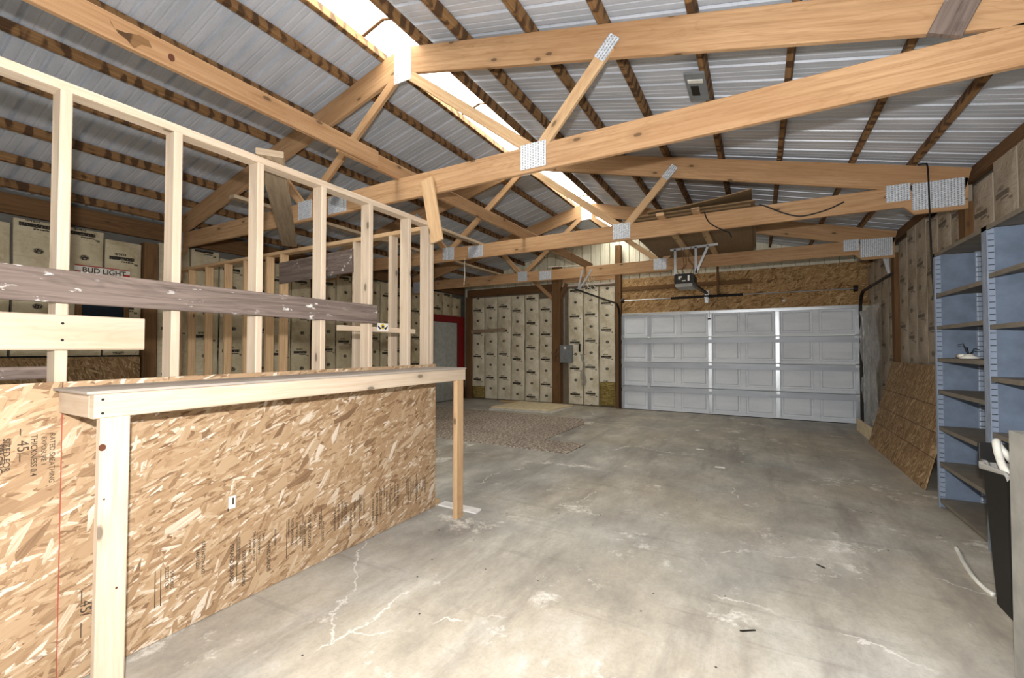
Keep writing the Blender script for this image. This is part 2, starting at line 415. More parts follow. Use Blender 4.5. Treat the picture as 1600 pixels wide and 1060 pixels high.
# ------------------------------------------------------------------ building dimensions (metres)
XL, XR, YF, YN, XP = -7.05, 1.70, 9.98, -3.2, -2.79     # left wall, right wall, far wall, near wall, ridge
KZ = 3.835                                               # underside of the rafters at the ridge
def zr(x, off=0.0): return KZ + off - .25*abs(x-XP)
TY = (2.96, 5.40, 7.82)                                  # truss planes
PUR_R = [-2.56, -2.12, -1.5, -.93, -.345, .215, .83, 1.285]
PUR_L = [-3.03, -3.45, -4.1, -4.66, -5.22, -5.85, -6.4, -6.9]
RIB = .2286

# ------------------------------------------------------------------ setting
mb = MB(); mb.grid(lambda a, b: (XL-.2+(XR-XL+.4)*a, YN-.2+(YF-YN+.4)*b, 0), 2, 2, lambda a, b: ((XR-XL+.4)*a, (YF-YN+.4)*b))
mb.box((XL-.2, YN-.2, -.15), (XR+.2, YF+.2, -.001))
tag(mb.build('floor', 'concrete'), 'stained and cracked bare concrete floor', 'floor', kind='structure')

def ribbed(x0, x1, y0, y1, z):
    """ribbed sheet, ribs run across in x; z(x) gives the plane"""
    prof = [(0, 0), (.006, .024), (.028, .024), (.036, 0), (.098, 0), (.103, .0025), (.113, .0025), (.118, 0), (.158, 0), (.163, .0025), (.173, .0025), (.178, 0)]
    ys = []
    k = math.floor(y0/RIB)
    while k*RIB < y1:
        for a, h in prof:
            y = k*RIB + a + .06
            if y0 <= y <= y1: ys.append((y, h))
        k += 1
    m = MB(); n = 4
    for (ya, ha), (yb, hb) in zip(ys, ys[1:]):
        for i in range(n):
            xa, xb = x0+(x1-x0)*i/n, x0+(x1-x0)*(i+1)/n
            m.face([(xa,ya,z(xa)+ha),(xa,yb,z(xa)+hb),(xb,yb,z(xb)+hb),(xb,ya,z(xb)+ha)], [(xa,ya),(xa,yb),(xb,yb),(xb,ya)])
    return m
zs = lambda x: zr(x, .345)
tag(ribbed(XP+.19, XR+.2, YN, YF+.2, zs).build('ceiling', 'roof'), 'ribbed bare steel roof deck of the right slope', 'ceiling', kind='structure')
tag(ribbed(XL-.2, XP-.25, YN, YF+.2, zs).build('ceiling', 'roof'), 'ribbed bare steel roof deck of the left slope', 'ceiling', kind='structure')
sk = thing('window_1', (XP, YN, zs(XP)), 'long glowing translucent ridge skylight', 'skylight', kind='structure')
yy = [YN, -.4, 2.72, 4.22, 5.9, 7.7, YF+.1]
for a, b in zip(yy, yy[1:]):
    m = MB()
    for x0, x1 in ((XP-.26, XP), (XP, XP+.2)):
        m.grid(lambda u, v: (x0+(x1-x0)*u, a+.012+(b-a-.024)*v, zr(x0+(x1-x0)*u, .352)), 2, 6, lambda u, v: (u, v*(b-a)))
    m.build('pane', 'sky', sk)
for y in yy[1:-1]:
    m = MB()
    m.beam((XP-.27, y, zr(XP-.27, .347)), (XP, y, zr(XP, .347)), .028, .012, ch=.002); m.beam((XP, y, zr(XP, .347)), (XP+.2, y, zr(XP+.2, .347)), .028, .012, ch=.002)
    m.build('glazing_bar', 'brown', sk)

# walls: outer skins
tag(box((XL-.16, YN, 0), (XL-.10, YF+.15, 3.12), 'wall_left', 'wallsteel'), 'steel skin behind the left wall insulation', 'wall', kind='structure')
tag(box((XR+.10, YN, 0), (XR+.16, YF+.15, 3.06), 'wall_right', 'wallsteel'), 'steel skin behind the right wall insulation', 'wall', kind='structure')
def vsiding(y, x0, x1, out):
    m = MB(); x = x0; xs = []
    while x < x1:
        for a, h in ((0,0),(.002,.06),(.018,.06),(.02,0),(.1,0),(.105,.004),(.115,.004),(.12,0),(.16,0),(.165,.004),(.175,.004),(.18,0)):
            if x+a <= x1: xs.append((x+a, h))
        x += RIB
    for (a, ha), (b, hb) in zip(xs, xs[1:]):
        lo = 2.1 if (a > -2.72 and b < 1.6) else 0
        m.face([(a,y+out*ha,lo),(b,y+out*hb,lo),(b,y+out*hb,zs(b)),(a,y+out*ha,zs(a))], [(lo,a),(lo,b),(zs(b),b),(zs(a),a)])
    return m
tag(vsiding(YF+.12, XL-.1, XR+.1, 1).build('wall_far', 'siding'), 'cream ribbed steel siding in the gable above the garage door', 'wall', kind='structure')
wn = MB(); wn.box((XL-.1, YN-.06, 0), (-3.6, YN, 3.6)); wn.box((1.0, YN-.06, 0), (XR+.1, YN, 3.1)); wn.box((-3.6, YN-.06, 2.5), (1.0, YN, 3.9))
tag(wn.build('wall_near', 'wallsteel'), 'near gable wall around an open vehicle doorway', 'wall', kind='structure')

tag(beam((XL-.06, YN+.1, 2.93), (XL-.06, YF, 2.93), .06, .22, 'eave_beam', 'brown'), 'dark brown eave beam along the top of the left wall', 'beam')
tag(beam((XR+.06, YN+.1, 2.97), (XR+.06, YF, 2.97), .06, .12, 'eave_beam', 'brown'), 'brown eave beam along the top of the right wall', 'beam')
# wood posts in the walls
def post(x, y, label, s=.15, h=None, n='wall_post'):
    return tag(beam((x, y, 0), (x, y, h), s, s, n, 'brown', up=(0,1,0)), label, 'post')
for side, x, pos in (('left', XL-.02, -1), ('right', XR+.02, 1)):
    for y, nm in ((2.75, 'nearest roof truss'), (5.26, 'middle roof truss'), (7.68, 'farthest roof truss')):
        yy_ = y if pos < 0 else y+.30
        post(x, yy_, f'brown timber post in the {side} wall under the {nm}', h=zr(x)-.02)
post(-4.28, YF-.05, 'tall brown timber post in the far wall beside the grey electrical box', .2, 3.35)
post(-2.77, YF-.05, 'brown timber post at the left jamb of the garage door', .13, 3.7)
post(XL+.16, YF-.03, 'dark timber post in the far left corner by the red door frame', .16, 2.75)

# ------------------------------------------------------------------ insulation batts
def batt(axis, c, w, z0, z1, plane, face, mat='kraft', bulge=.022, seed=0):
    """pillow-shaped batt; axis 'x' or 'y' is the direction across it"""
    rnd = random.Random(seed); ph = [rnd.uniform(0, 6.3) for _ in range(6)]; vo = rnd.uniform(0, .62)
    def P(u, v):
        e = math.sin(math.pi*min(1, max(0, u)))**.5 * (min(1, v*12)*min(1, (1-v)*12))**.5
        d = bulge*e + .006*math.sin(9*v*(z1-z0)+ph[0]+4*u)*e + .004*math.sin(23*v*(z1-z0)+ph[1]-5*u)*e
        s = c + (u-.5)*w + .004*math.sin(5*v*(z1-z0)+ph[2])
        z = z0 + (z1-z0)*v
        return (s, plane+face*d, z) if axis == 'x' else (plane+face*d, s, z)
    fl = (axis == 'x' and face > 0) or (axis == 'y' and face < 0)
    m = MB(); uvf = lambda u, v: ((u if not fl else 1-u)*w, v*(z1-z0)+vo)
    Q = (lambda u, v: P(1-u, v)) if fl else P
    U = (lambda u, v: uvf(1-u, v)) if fl else uvf
    m.grid(Q, 8, 22, U)
    b = -.05*face
    def bk(p): return (p[0], p[1]+b, p[2]) if axis == 'x' else (p[0]+b, p[1], p[2])
    cs = [P(0,0),P(1,0),P(1,1),P(0,1)]
    for i in range(4):
        p, q = cs[i], cs[(i+1) % 4]; m.face([p, bk(p), bk(q), q], [(0,0),(0,.05),(.4,.05),(.4,0)])
    return m.build('insulation_batt', mat, smooth=False)
sd = 100
tag(box((-7.0, YF+.055, 0), (-2.75, YF+.075, 2.86), 'wall_backing', 'backing'), 'grey-brown backing seen in the seams between the far wall batts', 'wall', kind='structure')
for i in range(6):
    sd += 1; x = -6.62+i*.405
    tag(batt('x', x, .378, .03 if i else .34, 2.72 if i < 5 else 2.6, YF+.0, -1, 'kraft', seed=sd), f'paper-faced insulation batt, {ORD[i]} from the left of the six on the far wall', 'insulation', 'insulation batts on the far wall')
    if i == 0:
        tag(batt('x', x, .37, .03, .335, YF+.01, -1, 'fibre', .05, seed=3), 'bare yellow fibreglass scrap below the leftmost far-wall batt', 'insulation')
for i in range(3):
    sd += 1; x = -3.83+i*.385
    tag(batt('x', x, .36, .03 if i < 2 else .58, 2.8, YF+.0, -1, 'kraft', seed=sd), f'paper-faced insulation batt, {["beside the grey electrical box","second from the garage door post","next to the garage door post"][i]}', 'insulation', 'insulation batts on the far wall')
tag(batt('x', -3.06, .36, .03, .57, YF+.01, -1, 'fibre', .06, seed=8), 'bare yellow fibreglass batt at the foot of the garage door post', 'insulation')
# left wall: between posts, six per bay; numbered from the far corner
def bays(plane, face, side, posts, ztop, mat, skip=None):
    ys = []
    for a, b in zip(posts, posts[1:]):
        n = round((b-a)/.41); w = (b-a)/n
        ys += [(a+w*(i+.5), w) for i in range(n)]
    ys = ys[::-1]
    for i, (y, w) in enumerate(ys):
        z0 = skip(y) if skip else .03
        global sd; sd += 1
        tag(batt('y', y, w-.024, z0, ztop-(.02 if i % 3 else .09), plane, face, mat, .012 if side == 'right' else .022, seed=sd), f'{side} wall paper insulation batt, {ORD[i]} from the far corner', 'insulation', f'insulation batts on the {side} wall')
bays(XL, 1, 'left', [.35, 2.67, ], 2.80, 'kraft_b', lambda y: 1.27)
for o in [o for o in COL.objects if o.get('group') == 'insulation batts on the left wall']:
    o['label'] = o['label'].replace('from the far corner', 'this side of the near left post')
bays(XL, 1, 'left', [2.84, 5.18, 5.34, 7.6, 7.76, 9.75][0:2], 2.80, 'kraft_b')
for o in [o for o in COL.objects if o.get('group') == 'insulation batts on the left wall' and 'far corner' in o['label']]:
    o['label'] = o['label'].replace('from the far corner', 'this side of the middle left post')
bays(XL, 1, 'left', [5.34, 7.60], 2.80, 'kraft_b')
for o in [o for o in COL.objects if o.get('group') == 'insulation batts on the left wall' and 'far corner' in o['label']]:
    o['label'] = o['label'].replace('from the far corner', 'this side of the farthest left post')
bays(XL, 1, 'left', [7.76, 9.78], 2.80, 'kraft_b', lambda y: 2.2 if y > 8.0 else .03)
bays(XR, -1, 'right', [3.2, 5.48, 5.64, 7.9, 8.06, 9.9][4:6], 2.90, 'kraft_r')
for o in [o for o in COL.objects if o.get('group') == 'insulation batts on the right wall' and 'far corner' in o['label']]:
    o['label'] = o['label'].replace('from the far corner', 'from the garage door corner')
bays(XR, -1, 'right', [5.64, 7.9], 2.90, 'kraft_r')
for o in [o for o in COL.objects if o.get('group') == 'insulation batts on the right wall' and 'far corner' in o['label']]:
    o['label'] = o['label'].replace('from the far corner', 'this side of the farthest right post')
bays(XR, -1, 'right', [3.13, 5.48], 2.90, 'kraft_r')
for o in [o for o in COL.objects if o.get('group') == 'insulation batts on the right wall' and 'far corner' in o['label']]:
    o['label'] = o['label'].replace('from the far corner', 'this side of the post behind the shelves')
# strand board skirting inside the left room
tag(box((XL-.01, .3, 0), (XL+.02, 2.66, 1.25), 'wall_panel', 'osb_dark'), 'dark strand board lining the foot of the left wall', 'wall panel')
# small dark window in left wall
w2 = thing('window_2', (XL, 2.27, 1.5), 'small dark window in the left wall behind the weathered plank', 'window', kind='structure')
box((XL+.02, 2.07, 1.42), (XL+.035, 2.47, 1.9), 'pane', 'glassdark', w2)
m = MB(); m.box((XL, 2.02, 1.38), (XL+.06, 2.07, 1.94)); m.box((XL, 2.47, 1.38), (XL+.06, 2.52, 1.94)); m.box((XL, 2.07, 1.38), (XL+.06, 2.47, 1.42)); m.box((XL, 2.07, 1.9), (XL+.06, 2.47, 1.94)); m.build('window_frame', 'brown', w2)
# beer sign strip on the left wall
sg = thing('beer_sign', (XL+.05, 2.26, 2.27), 'white beer sign strip with dark lettering on the left wall', 'sign')
box((XL+.05, 2.0, 2.24), (XL+.062, 2.52, 2.345), 'sign_board', 'white', sg)
m = text_mb(MB(), 'BUD LIGHT', .088, frame3((XL+.0635, 2.065, 2.262), (0,1,0), (0,0,1)), .022, sx=.92); m.build('lettering', 'ink', sg)
m = MB(); m.box((XL+.06, 2.0, 2.24), (XL+.0632, 2.055, 2.275)); m.box((XL+.06, 2.46, 2.24), (XL+.0632, 2.52, 2.285)); m.box((XL+.06, 2.0, 2.333), (XL+.0632, 2.52, 2.345)); m.build('red_trim', 'signred', sg)

# ------------------------------------------------------------------ red framed door in the left wall
d2 = thing('door_2', (XL, 8.9, 0), 'grey door in a dark red frame at the far left', 'door', kind='structure')
m = MB(); m.box((XL, 8.42, .02), (XL+.05, 9.53, 2.03)); m.build('door_leaf', 'greydoor', d2)
m = MB()
for z0, z1 in ((.2, .95), (1.1, 1.9)): m.box((XL+.05, 8.55, z0), (XL+.058, 8.85, z1)); m.box((XL+.05, 9.02, z0), (XL+.058, 9.40, z1))
m.build('raised_panel', 'greydoor', d2)
m = MB(); m.box((XL, 9.535, 0), (XL+.09, 9.80, 2.035)); m.box((XL, 8.2, 0), (XL+.09, 8.415, 2.035)); m.box((XL, 8.2, 2.035), (XL+.09, 9.80, 2.2)); m.build('door_frame', 'red', d2)
m = MB(); m.tube([(XL+.05, 8.5, 1.02), (XL+.1, 8.5, 1.02)], .012); m.tube([(XL+.1, 8.5, 1.02), (XL+.13, 8.5, 1.02)], [.028, .022], 10); m.build('door_knob', 'galv', d2)

# ------------------------------------------------------------------ garage door
GD = 9.93; GX0, GX1 = -2.70, 1.565
gd = thing('door_1', (-.57, GD, 0), 'closed white steel sectional garage door', 'garage door', kind='structure')
cols = [(-2.70, -2.102), (-2.102, -1.49), (-1.49, -.876), (-.876, -.28), (-.28, .315), (.315, .93), (.93, 1.565)]
for i in range(4):
    z0, z1 = .012+i*.53, .012+(i+1)*.53-.006
    m = MB()
    for a, b in cols:
        rings = []
        for ins, dp in ((0, 0), (.05, 0), (.058, .022), (.082, .022), (.098, .003)):
            rings.append([(a+ins, GD+dp, z0+ins), (b-ins, GD+dp, z0+ins), (b-ins, GD+dp, z1-ins), (a+ins, GD+dp, z1-ins)])
        for p, q in zip(rings, rings[1:]):
            for j in range(4):
                k2 = (j+1) % 4; f = [p[j], p[k2], q[k2], q[j]]
                m.face(f, [(t[0], t[2]) for t in f])
        m.face(rings[-1], [(t[0], t[2]) for t in rings[-1]])
    m.box((GX0, GD+.02, z0), (GX1, GD+.045, z1))
    m.box((GX0, GD-.004, z1-.014), (GX1, GD+.02, z1)); m.box((GX0, GD-.004, z0), (GX1, GD+.02, z0+.014))
    s_ = m.build('door_section', 'door', gd)
    # stiffening strut under each joint
    if i < 3:
        zb = z1-.125; mm = MB()
        mm.box((GX0+.02, GD-.028, zb+.02), (GX1-.02, GD-.022, z1-.006)); mm.box((GX0+.02, GD-.05, zb+.012), (GX1-.02, GD-.0, zb+.02)); mm.box((GX0+.02, GD-.05, zb), (GX1-.02, GD-.044, zb+.012))
        mm.box((GX0+.02, GD-.028, z1-.012), (GX1-.02, GD-.0, z1-.006)); mm.build('strut', 'strut', s_)
    else:
        mm = MB(); mm.box((GX0+.01, GD-.045, z1-.05), (GX1-.01, GD-.0, z1-.042)); mm.box((GX0+.01, GD-.045, z1-.042), (GX1-.01, GD-.039, z1+.004)); mm.build('strut', 'galv', s_)
    for j, x in enumerate((-2.68, -2.102, -.876, .315, 1.535)):
        mm = MB(); w = .032 if j else .03
        mm.box((x-w, GD-.02, z0+.01), (x+w, GD-.002, z1-.13 if i < 3 else z1-.055)); mm.build('stile', 'galv' if j > 1 else 'strut', s_)
        if i < 3:
            mm = MB(); mm.box((x-.03, GD-.036, z1-.06), (x+.03, GD-.029, z1+.06)); mm.tube([(x-.032, GD-.036, z1), (x+.032, GD-.036, z1)], .009, 8); mm.build('hinge', 'galv', s_)
mm = MB(); mm.box((GX0, GD-.01, 0), (GX1, GD+.05, .013)); mm.build('bottom_seal', 'black', gd)
# tracks
for x, nm, yend in ((GX0-.035, 'left', 7.15), (GX1+.02, 'right', 7.75)):
    t = thing('door_track', (x, GD, 0), f'{"dark" } steel garage door track curving back from the {nm} jamb', 'door track')
    pts = [(x, GD-.06, .02), (x, GD-.06, 2.05)] + [(x, GD-.06-.3*(1-math.cos(a)), 2.05+.3*math.sin(a)) for a in (R(15), R(30), R(45), R(60), R(75), R(90))] 
    pts += [(x, yend, 2.37)]
    m = MB()
    for p, q in zip(pts, pts[1:]): m.beam(p, q, .05, .022, up=(0,-1,.25), ch=.004)
    m.build('rail', 'dark', t)
    for z in (.5, 1.2, 1.9): box((x-.03, GD-.05, z), (x+.03, GD+.03, z+.05), 'bracket', 'galv', t)
    m = MB(); m.beam((x, yend+.1, 2.37), (x-.08*(1 if x > 0 else -1), yend+.1, 2.72), .03, .004, up=(0,1,0), ch=.001); m.beam((x, yend+.12, 2.37), (x+(.25 if x < 0 else -.02), yend+.12, 2.72), .03, .004, up=(0,1,0), ch=.001); m.build('hanger', 'galv', t)
# torsion shaft
t = thing('torsion_spring', (-.57, GD-.1, 2.42), 'black torsion spring on a thin steel shaft above the garage door', 'door spring')
m = MB(); m.tube([(GX0, GD-.1, 2.425), (GX1, GD-.1, 2.425)], .011, 8); m.build('shaft', 'galv', t)
m = MB(); n = 400; m.tube([(-1.62+1.36*i/n, GD-.1+.024*math.cos(i*1.7), 2.425+.024*math.sin(i*1.7)) for i in range(n)], .009, 4); m.tube([(-1.62, GD-.1, 2.425), (-.26, GD-.1, 2.425)], .025, 10); m.build('spring', 'black', t)
for x in (GX0+.05, GX1-.05):
    m = MB(); m.tube([(x-.03, GD-.1, 2.425), (x+.03, GD-.1, 2.425)], .055, 12); m.build('cable_drum', 'dark', t)
m = MB(); m.box((-.97, GD-.02, 2.3), (-.89, GD+.01, 2.55)); m.box((-.97, GD-.13, 2.4), (-.89, GD-.01, 2.41)); m.build('bracket', 'galv', t)
# strand board header
h = thing('trim_1', (-.57, YF, 2.13), 'strand board header panel above the garage door', 'header panel', kind='structure')
m = MB(); m.box((-2.71, YF, 2.13), (XR+.08, YF+.02, 2.93), (0, 0)); m.build('panel', 'osb_head', h)
m = MB(); m.box((-2.71, YF-.02, 2.10), (XR-.06, YF, 2.145)); m.build('nailing_strip', 'whitewood', h)
beam((-.72, YF-.05, 2.45), (-.72, YF-.05, 3.1), .09, .04, 'cripple_stud', 'brown', h, up=(1,0,0))
beam((-2.71, YF-.02, 2.70), (-.1, YF-.02, 2.70), .03, .09, 'rail_board', 'brown', h)
tag(beam((-7.0, YF+.04, 2.86), (-4.4, YF+.04, 2.86), .04, .19, 'wall_girt', 'brown'), 'dark horizontal girt across the far wall left of the tall post', 'girt')
tag(beam((-4.15, YF+.02, 3.02), (-2.85, YF+.02, 3.02), .04, .14, 'wall_girt', 'truss'), 'brown horizontal girt below the gable siding beside the ridge post', 'girt')
tag(beam((-2.7, YF+.02, 3.1), (-1.7, YF+.02, 3.1), .04, .14, 'wall_girt', 'truss'), 'short brown girt right of the ridge post below the gable siding', 'girt')
tag(beam((-4.15, YF-.03, 2.86), (-2.85, YF-.03, 2.86), .09, .04, 'ledger_board', 'pale'), 'pale ledger board on top of the insulation left of the garage door', 'board')
# window-like cream gable area gets its light from the skylight
tag(beam((-6.82, YF-.06, 1.81), (-5.76, YF-.06, 1.84), .02, .09, 'wall_board', 'grey_clean'), 'grey board nailed across the far wall insulation near the red door', 'board')

tag(beam((-4.3, YF-.1, 2.50), (-5.05, YF-.1, 3.18), .04, .085, 'knee_brace', 'truss', up=(1,0,0)), 'diagonal knee brace rising left from the tall far-wall post', 'brace')
tag(beam((-4.20, YF-.1, 2.54), (-4.02, YF-.1, 2.92), .04, .085, 'knee_brace', 'brown', up=(1,0,0)), 'short diagonal brace rising right from the tall far-wall post', 'brace')
lw = thing('loose_wires', (-4.3, YF-.16, 1.2), 'small knot of loose copper wires on the tall far-wall post', 'wire')
for i in range(4):
    rw = random.Random(i+40); p0 = [(-4.34+.05*i+rw.uniform(-.06,.06), YF-.165+rw.uniform(-.02,.01), 1.38-.08*j+rw.uniform(-.04,.04)) for j in range(5)]
    MB().tube([p0[0]]+p0[1:], .006, 5).build('wire', 'copper', lw, True)
tag(MB().tube([(.43, YF-.012, 2.275), (.43, YF-.03, 2.275), (.43, YF-.045, 2.275)], [.03, .03, .015], 12).build('round_knob', 'white', None, True), 'small round white knob on the strand board header above the garage door', 'knob')

# ------------------------------------------------------------------ roof trusses
def gusset(parent, x, z, w, h, y, ang=0):
    m = MB(); c, s_ = math.cos(ang), math.sin(ang); pts = []
    for a, b in ((-w/2,-h/2),(w/2,-h/2),(w/2,h/2),(-w/2,h/2)): pts.append((x+a*c-b*s_, z+a*s_+b*c, a, b))
    F = [(p[0], y-.003, p[1]) for p in pts]; B = [(p[0], y, p[1]) for p in pts]
    m.face(F, [(p[2]+1, p[3]+1) for p in pts])
    for i in range(4):
        j = (i+1) % 4; m.face([F[i], B[i], B[j], F[j]], [(0,0)]*4)
    return m.build('gusset_plate', 'plate', parent)
def truss(y, label):
    t = thing('roof_truss', (XP, y, 2.68), label, 'roof truss', 'timber roof trusses')
    w = .038; yf = y-w/2; HL, HR = XL+.05, XR-.06
    bz = 2.68+.1
    for a, b in ((HL, -3.62), (-3.62, HR)): beam((a, y, bz), (b, y, bz), w, .2, 'bottom_chord', 'truss', t)
    dz = .12
    beam((XP, y, KZ+dz), (HR, y, zr(HR)+dz), w, .235, 'top_chord', 'truss', t)
    beam((XP, y, KZ+dz), (HL, y, zr(HL)+dz), w, .235, 'top_chord', 'truss', t)
    for s in (-1, 1):   # heel wedge and blocks
        xe = HR if s > 0 else HL
        hb = y-w/2+.003; m = MB(); m.poly([(xe, hb, 2.60), (xe-s*.36, hb, 2.60), (xe-s*.44, hb, 2.68), (xe-s*.44, hb, 2.9), (xe, hb, 2.86)] if s < 0 else [(xe, hb, 2.60), (xe, hb, 2.86), (xe-.44, hb, 2.9), (xe-.44, hb, 2.68), (xe-.36, hb, 2.60)], w-.006, (0, 1, 0)); m.build('heel_block', 'truss', t)
    for s in (-1, 1):
        bx = XP + s*1.33; tx = XP + s*1.92
        beam((bx, y, 2.84), (XP+s*.05, y, 3.83), w*.95, .085, 'web', 'stud_warm' if s > 0 else 'truss', t, up=(1,0,0))
        beam((bx, y, 2.80), (tx, y-(.0 if s < 0 else .034), zr(tx)+.07), w*.95, .085, 'web', 'stud_warm' if s > 0 else 'truss', t, up=(1,0,0))
        gusset(t, bx, 2.80, .21, .19, yf-.004 if s > 0 else yf)
        if s < 0: gusset(t, tx, zr(tx)+.06, .1, .2, yf, -.9*s)
        else: gusset(t, tx-.015, zr(tx)+.055, .09, .17, yf-.031, -.75)
    gusset(t, XP+.02, 3.92, .20, .34, yf)
    gusset(t, -3.62, 2.78, .26, .17, yf)
    gusset(t, HR-.2, 2.76, .36, .25, yf); gusset(t, HR-(.48 if y > 3 else .40), 2.82, .18, .16, yf)
    gusset(t, HL+.2, 2.76, .36, .25, yf)
    return t
truss(TY[0], 'nearest timber roof truss, its bottom chord crossing above the studs')
truss(TY[1], 'middle timber roof truss, second from the camera')
truss(TY[2], 'farthest timber roof truss, just in front of the garage door')
# purlins
for side, L, s in (('right', PUR_R, 1), ('left', PUR_L, -1)):
    for i, x in enumerate(L):
        off = .24+.05
        nrm = Vector((s*.25, 0, 1)).normalized()
        o = beam((x, YN+.02, zr(x, off)), (x, YF, zr(x, off)), .042, .088, 'roof_purlin', 'purlin', up=nrm)
        tag(o, f'{"stained brown roof purlin along the skylight edge" if i == 0 else ORD[i]+" stained brown roof purlin down from the skylight"} on the {side} slope', 'purlin', f'purlins of the {side} roof slope')
# lateral braces on the bottom chords
lb = tag(beam((-2.79, .15, 2.945), (-2.79, 2.66, 2.945), .038, .13, 'lateral_brace', 'truss'), 'near end board of the lengthwise ridge brace, with torn bark and a big knot', 'brace')
def disc(c, nrm, rx, ry, name, mat, par):
    n_ = Vector(nrm); a = n_.orthogonal().normalized(); a = Vector((0,1,0)) if abs(n_.x) > .5 else Vector((1,0,0)); b = n_.cross(a)
    return MB().poly([Vector(c)+a*rx*math.cos(t)+b*ry*math.sin(t) for t in [2*math.pi*i/14 for i in range(14)]], .0006, nrm).build(name, mat, par)
disc((-2.771, 1.163, 2.935), (1,0,0), .016, .021, 'knot', 'knot', lb)
bark = [(.90, 2.975), (.92, 2.94), (.96, 2.945), (1.02, 2.97), (1.06, 2.965), (1.075, 2.935), (1.03, 2.925), (1.0, 2.887), (.965, 2.915), (.935, 2.925), (.905, 2.955)]
MB().poly([(-2.771, y, z) for y, z in bark][::-1], .001, (1,0,0)).build('torn_bark', 'purlin', lb)
tag(beam((-2.832, 2.3, 2.945), (-2.80, TY[2]+.35, 2.93), .038, .13, 'lateral_brace', 'truss'), 'far board of the lengthwise ridge brace, running on towards the garage door', 'brace')
tag(beam((-3.6, TY[0]-.25, 2.90), (-3.6, TY[1]+.15, 2.90), .09, .038, 'lateral_brace', 'grey_clean'), 'weathered grey brace lying flat between the nearest and middle trusses', 'brace')
tag(beam((-4.66, 2.5, 2.90), (-4.72, TY[2]+.2, 2.90), .09, .038, 'lateral_brace', 'grey_clean'), 'long flat brace over the truss chords, the leftmost one', 'brace')
# weathered plank between chord and rafter, right
tag(beam((.815, 2.922, 2.90), (1.03, 2.922, 3.36), .03, .14, 'brace_plank', 'grey', up=(1,0,0)), 'weathered dark plank nailed across the nearest truss, top right', 'brace')

# ------------------------------------------------------------------ framed partitions
FX = -2.445
pw = thing('stud_partition', (FX, 1.5, 0), 'pale stud wall with strand board lower half, left foreground', 'stud wall')
def stud(y0, x0=FX-.089, x1=FX, z0=.038, z1=2.40, w=.038, mat='stud', par=pw):
    return beam(((x0+x1)/2, y0+w/2, z0), ((x0+x1)/2, y0+w/2, z1), x1-x0, w, 'stud', mat, par, up=(0,1,0))
for y in (-.16, .25, .647, 1.044, 1.45, 1.866, 2.265, 2.668, 2.91, 2.951): stud(y)
beam((FX-.0445, -.4, 2.42), (FX-.0445, 2.99, 2.42), .089, .038, 'top_plate', 'stud', pw)
beam((FX-.0445, -.4, .019), (FX-.0445, 2.99, .019), .089, .038, 'bottom_plate', 'stud', pw)
XO = FX+.0125
def sheet(y0, y1, uvo):
    m = MB(); 
    m.face([(XO,y0,.004),(XO,y1,.004),(XO,y1,1.219),(XO,y0,1.219)], [(uvo+y0,0),(uvo+y1,0),(uvo+y1,1.219),(uvo+y0,1.219)])
    m.face([(FX+.001,y0,.004),(FX+.001,y0,1.219),(FX+.001,y1,1.219),(FX+.001,y1,.004)], [(0,0)]*4)
    for p, q in (((y0,.004),(y1,.004)), ((y1,.004),(y1,1.219)), ((y1,1.219),(y0,1.219)), ((y0,1.219),(y0,.004))):
        m.face([(XO,p[0],p[1]),(FX+.001,p[0],p[1]),(FX+.001,q[0],q[1]),(XO,q[0],q[1])], [(p[0],p[1]),(p[0],p[1]+.012),(q[0],q[1]+.012),(q[0],q[1])])
    return m.build('sheathing_panel', 'osb', pw)
s1 = sheet(-.5, .667, 3.0); s2 = sheet(.6705, 3.005, 9.0)
box((XO-.004, .6672, .004), (XO+.0006, .6703, 1.17), 'painted_edge', 'rededge', s1)
DN, RT = (0,0,-1), (0,1,0)
m = MB()
def pt(m, s, y, z, size=.03, bold=.0, sx=1.0): text_mb(m, s, size, frame3((XO+.0012, y, z), DN, RT), bold, .0004, sx)
pt(m, 'RATED SHEATHING', .635, 1.02, .022); pt(m, 'EXPOSURE 1', .612, 1.01, .02); pt(m, 'THICKNESS 0.4', .584, 1.022, .024, .01)
pt(m, '45/', .548, 1.005, .044); pt(m, 'SIZED FOR', .512, 1.02, .026, .01); pt(m, 'SPACING', .494, 1.0, .026, .02)
m.box((XO, .5535, 1.025), (XO+.0012, .5565, 1.05)); m.box((XO, .5535, .925), (XO+.0012, .5565, .955)); m.box((XO, .515, .93), (XO+.0012, .517, .955)); m.box((XO, .478, .90), (XO+.0012, .480, 1.03))
m.build('printed_stamp', 'ink', s1)
m = MB()
words = ['STRAND BOARD', 'RATED SHEATHING', 'SIZED FOR SPACING', 'EXPOSURE 1', 'THICKNESS 0.418 IN', 'THIS SIDE DOWN', '24/16', 'PANEL GRADE', 'SPACE 1/8 INCH']
y = 1.32; k_ = 0
rnd = random.Random(4)
while y < 2.95:
    sz = rnd.choice((.018, .020, .023, .027)) if k_ % 7 else .034
    pt(m, words[k_ % len(words)], y, .33+rnd.uniform(-.02, .03)-(.05 if k_ % 5 == 2 else 0)-.02*(y-1.3), sz*.85, .012, .9)
    if k_ % 4 == 1: m.box((XO, y-.008, .12), (XO+.0012, y-.005, .34))
    y += sz*1.25+(.06 if k_ % 9 == 8 else 0); k_ += 1
for a in (.99, 1.012): m.box((XO, a, .16), (XO+.0012, a+.003, .33))
pt(m, 'SIZED FOR', 1.03, .33, .022); pt(m, 'SPACING', 1.052, .30, .02); pt(m, '2440 1220', 1.16, .36, .022, .01); pt(m, 'STRENGTH AXIS', 1.185, .39, .022, .01)
pt(m, '45/', .735, .315, .05); pt(m, 'SIZED FOR', .77, .30, .024, .01); pt(m, 'EXPOSURE 1', .80, .30, .022); pt(m, 'RATED', .825, .30, .03, .01)
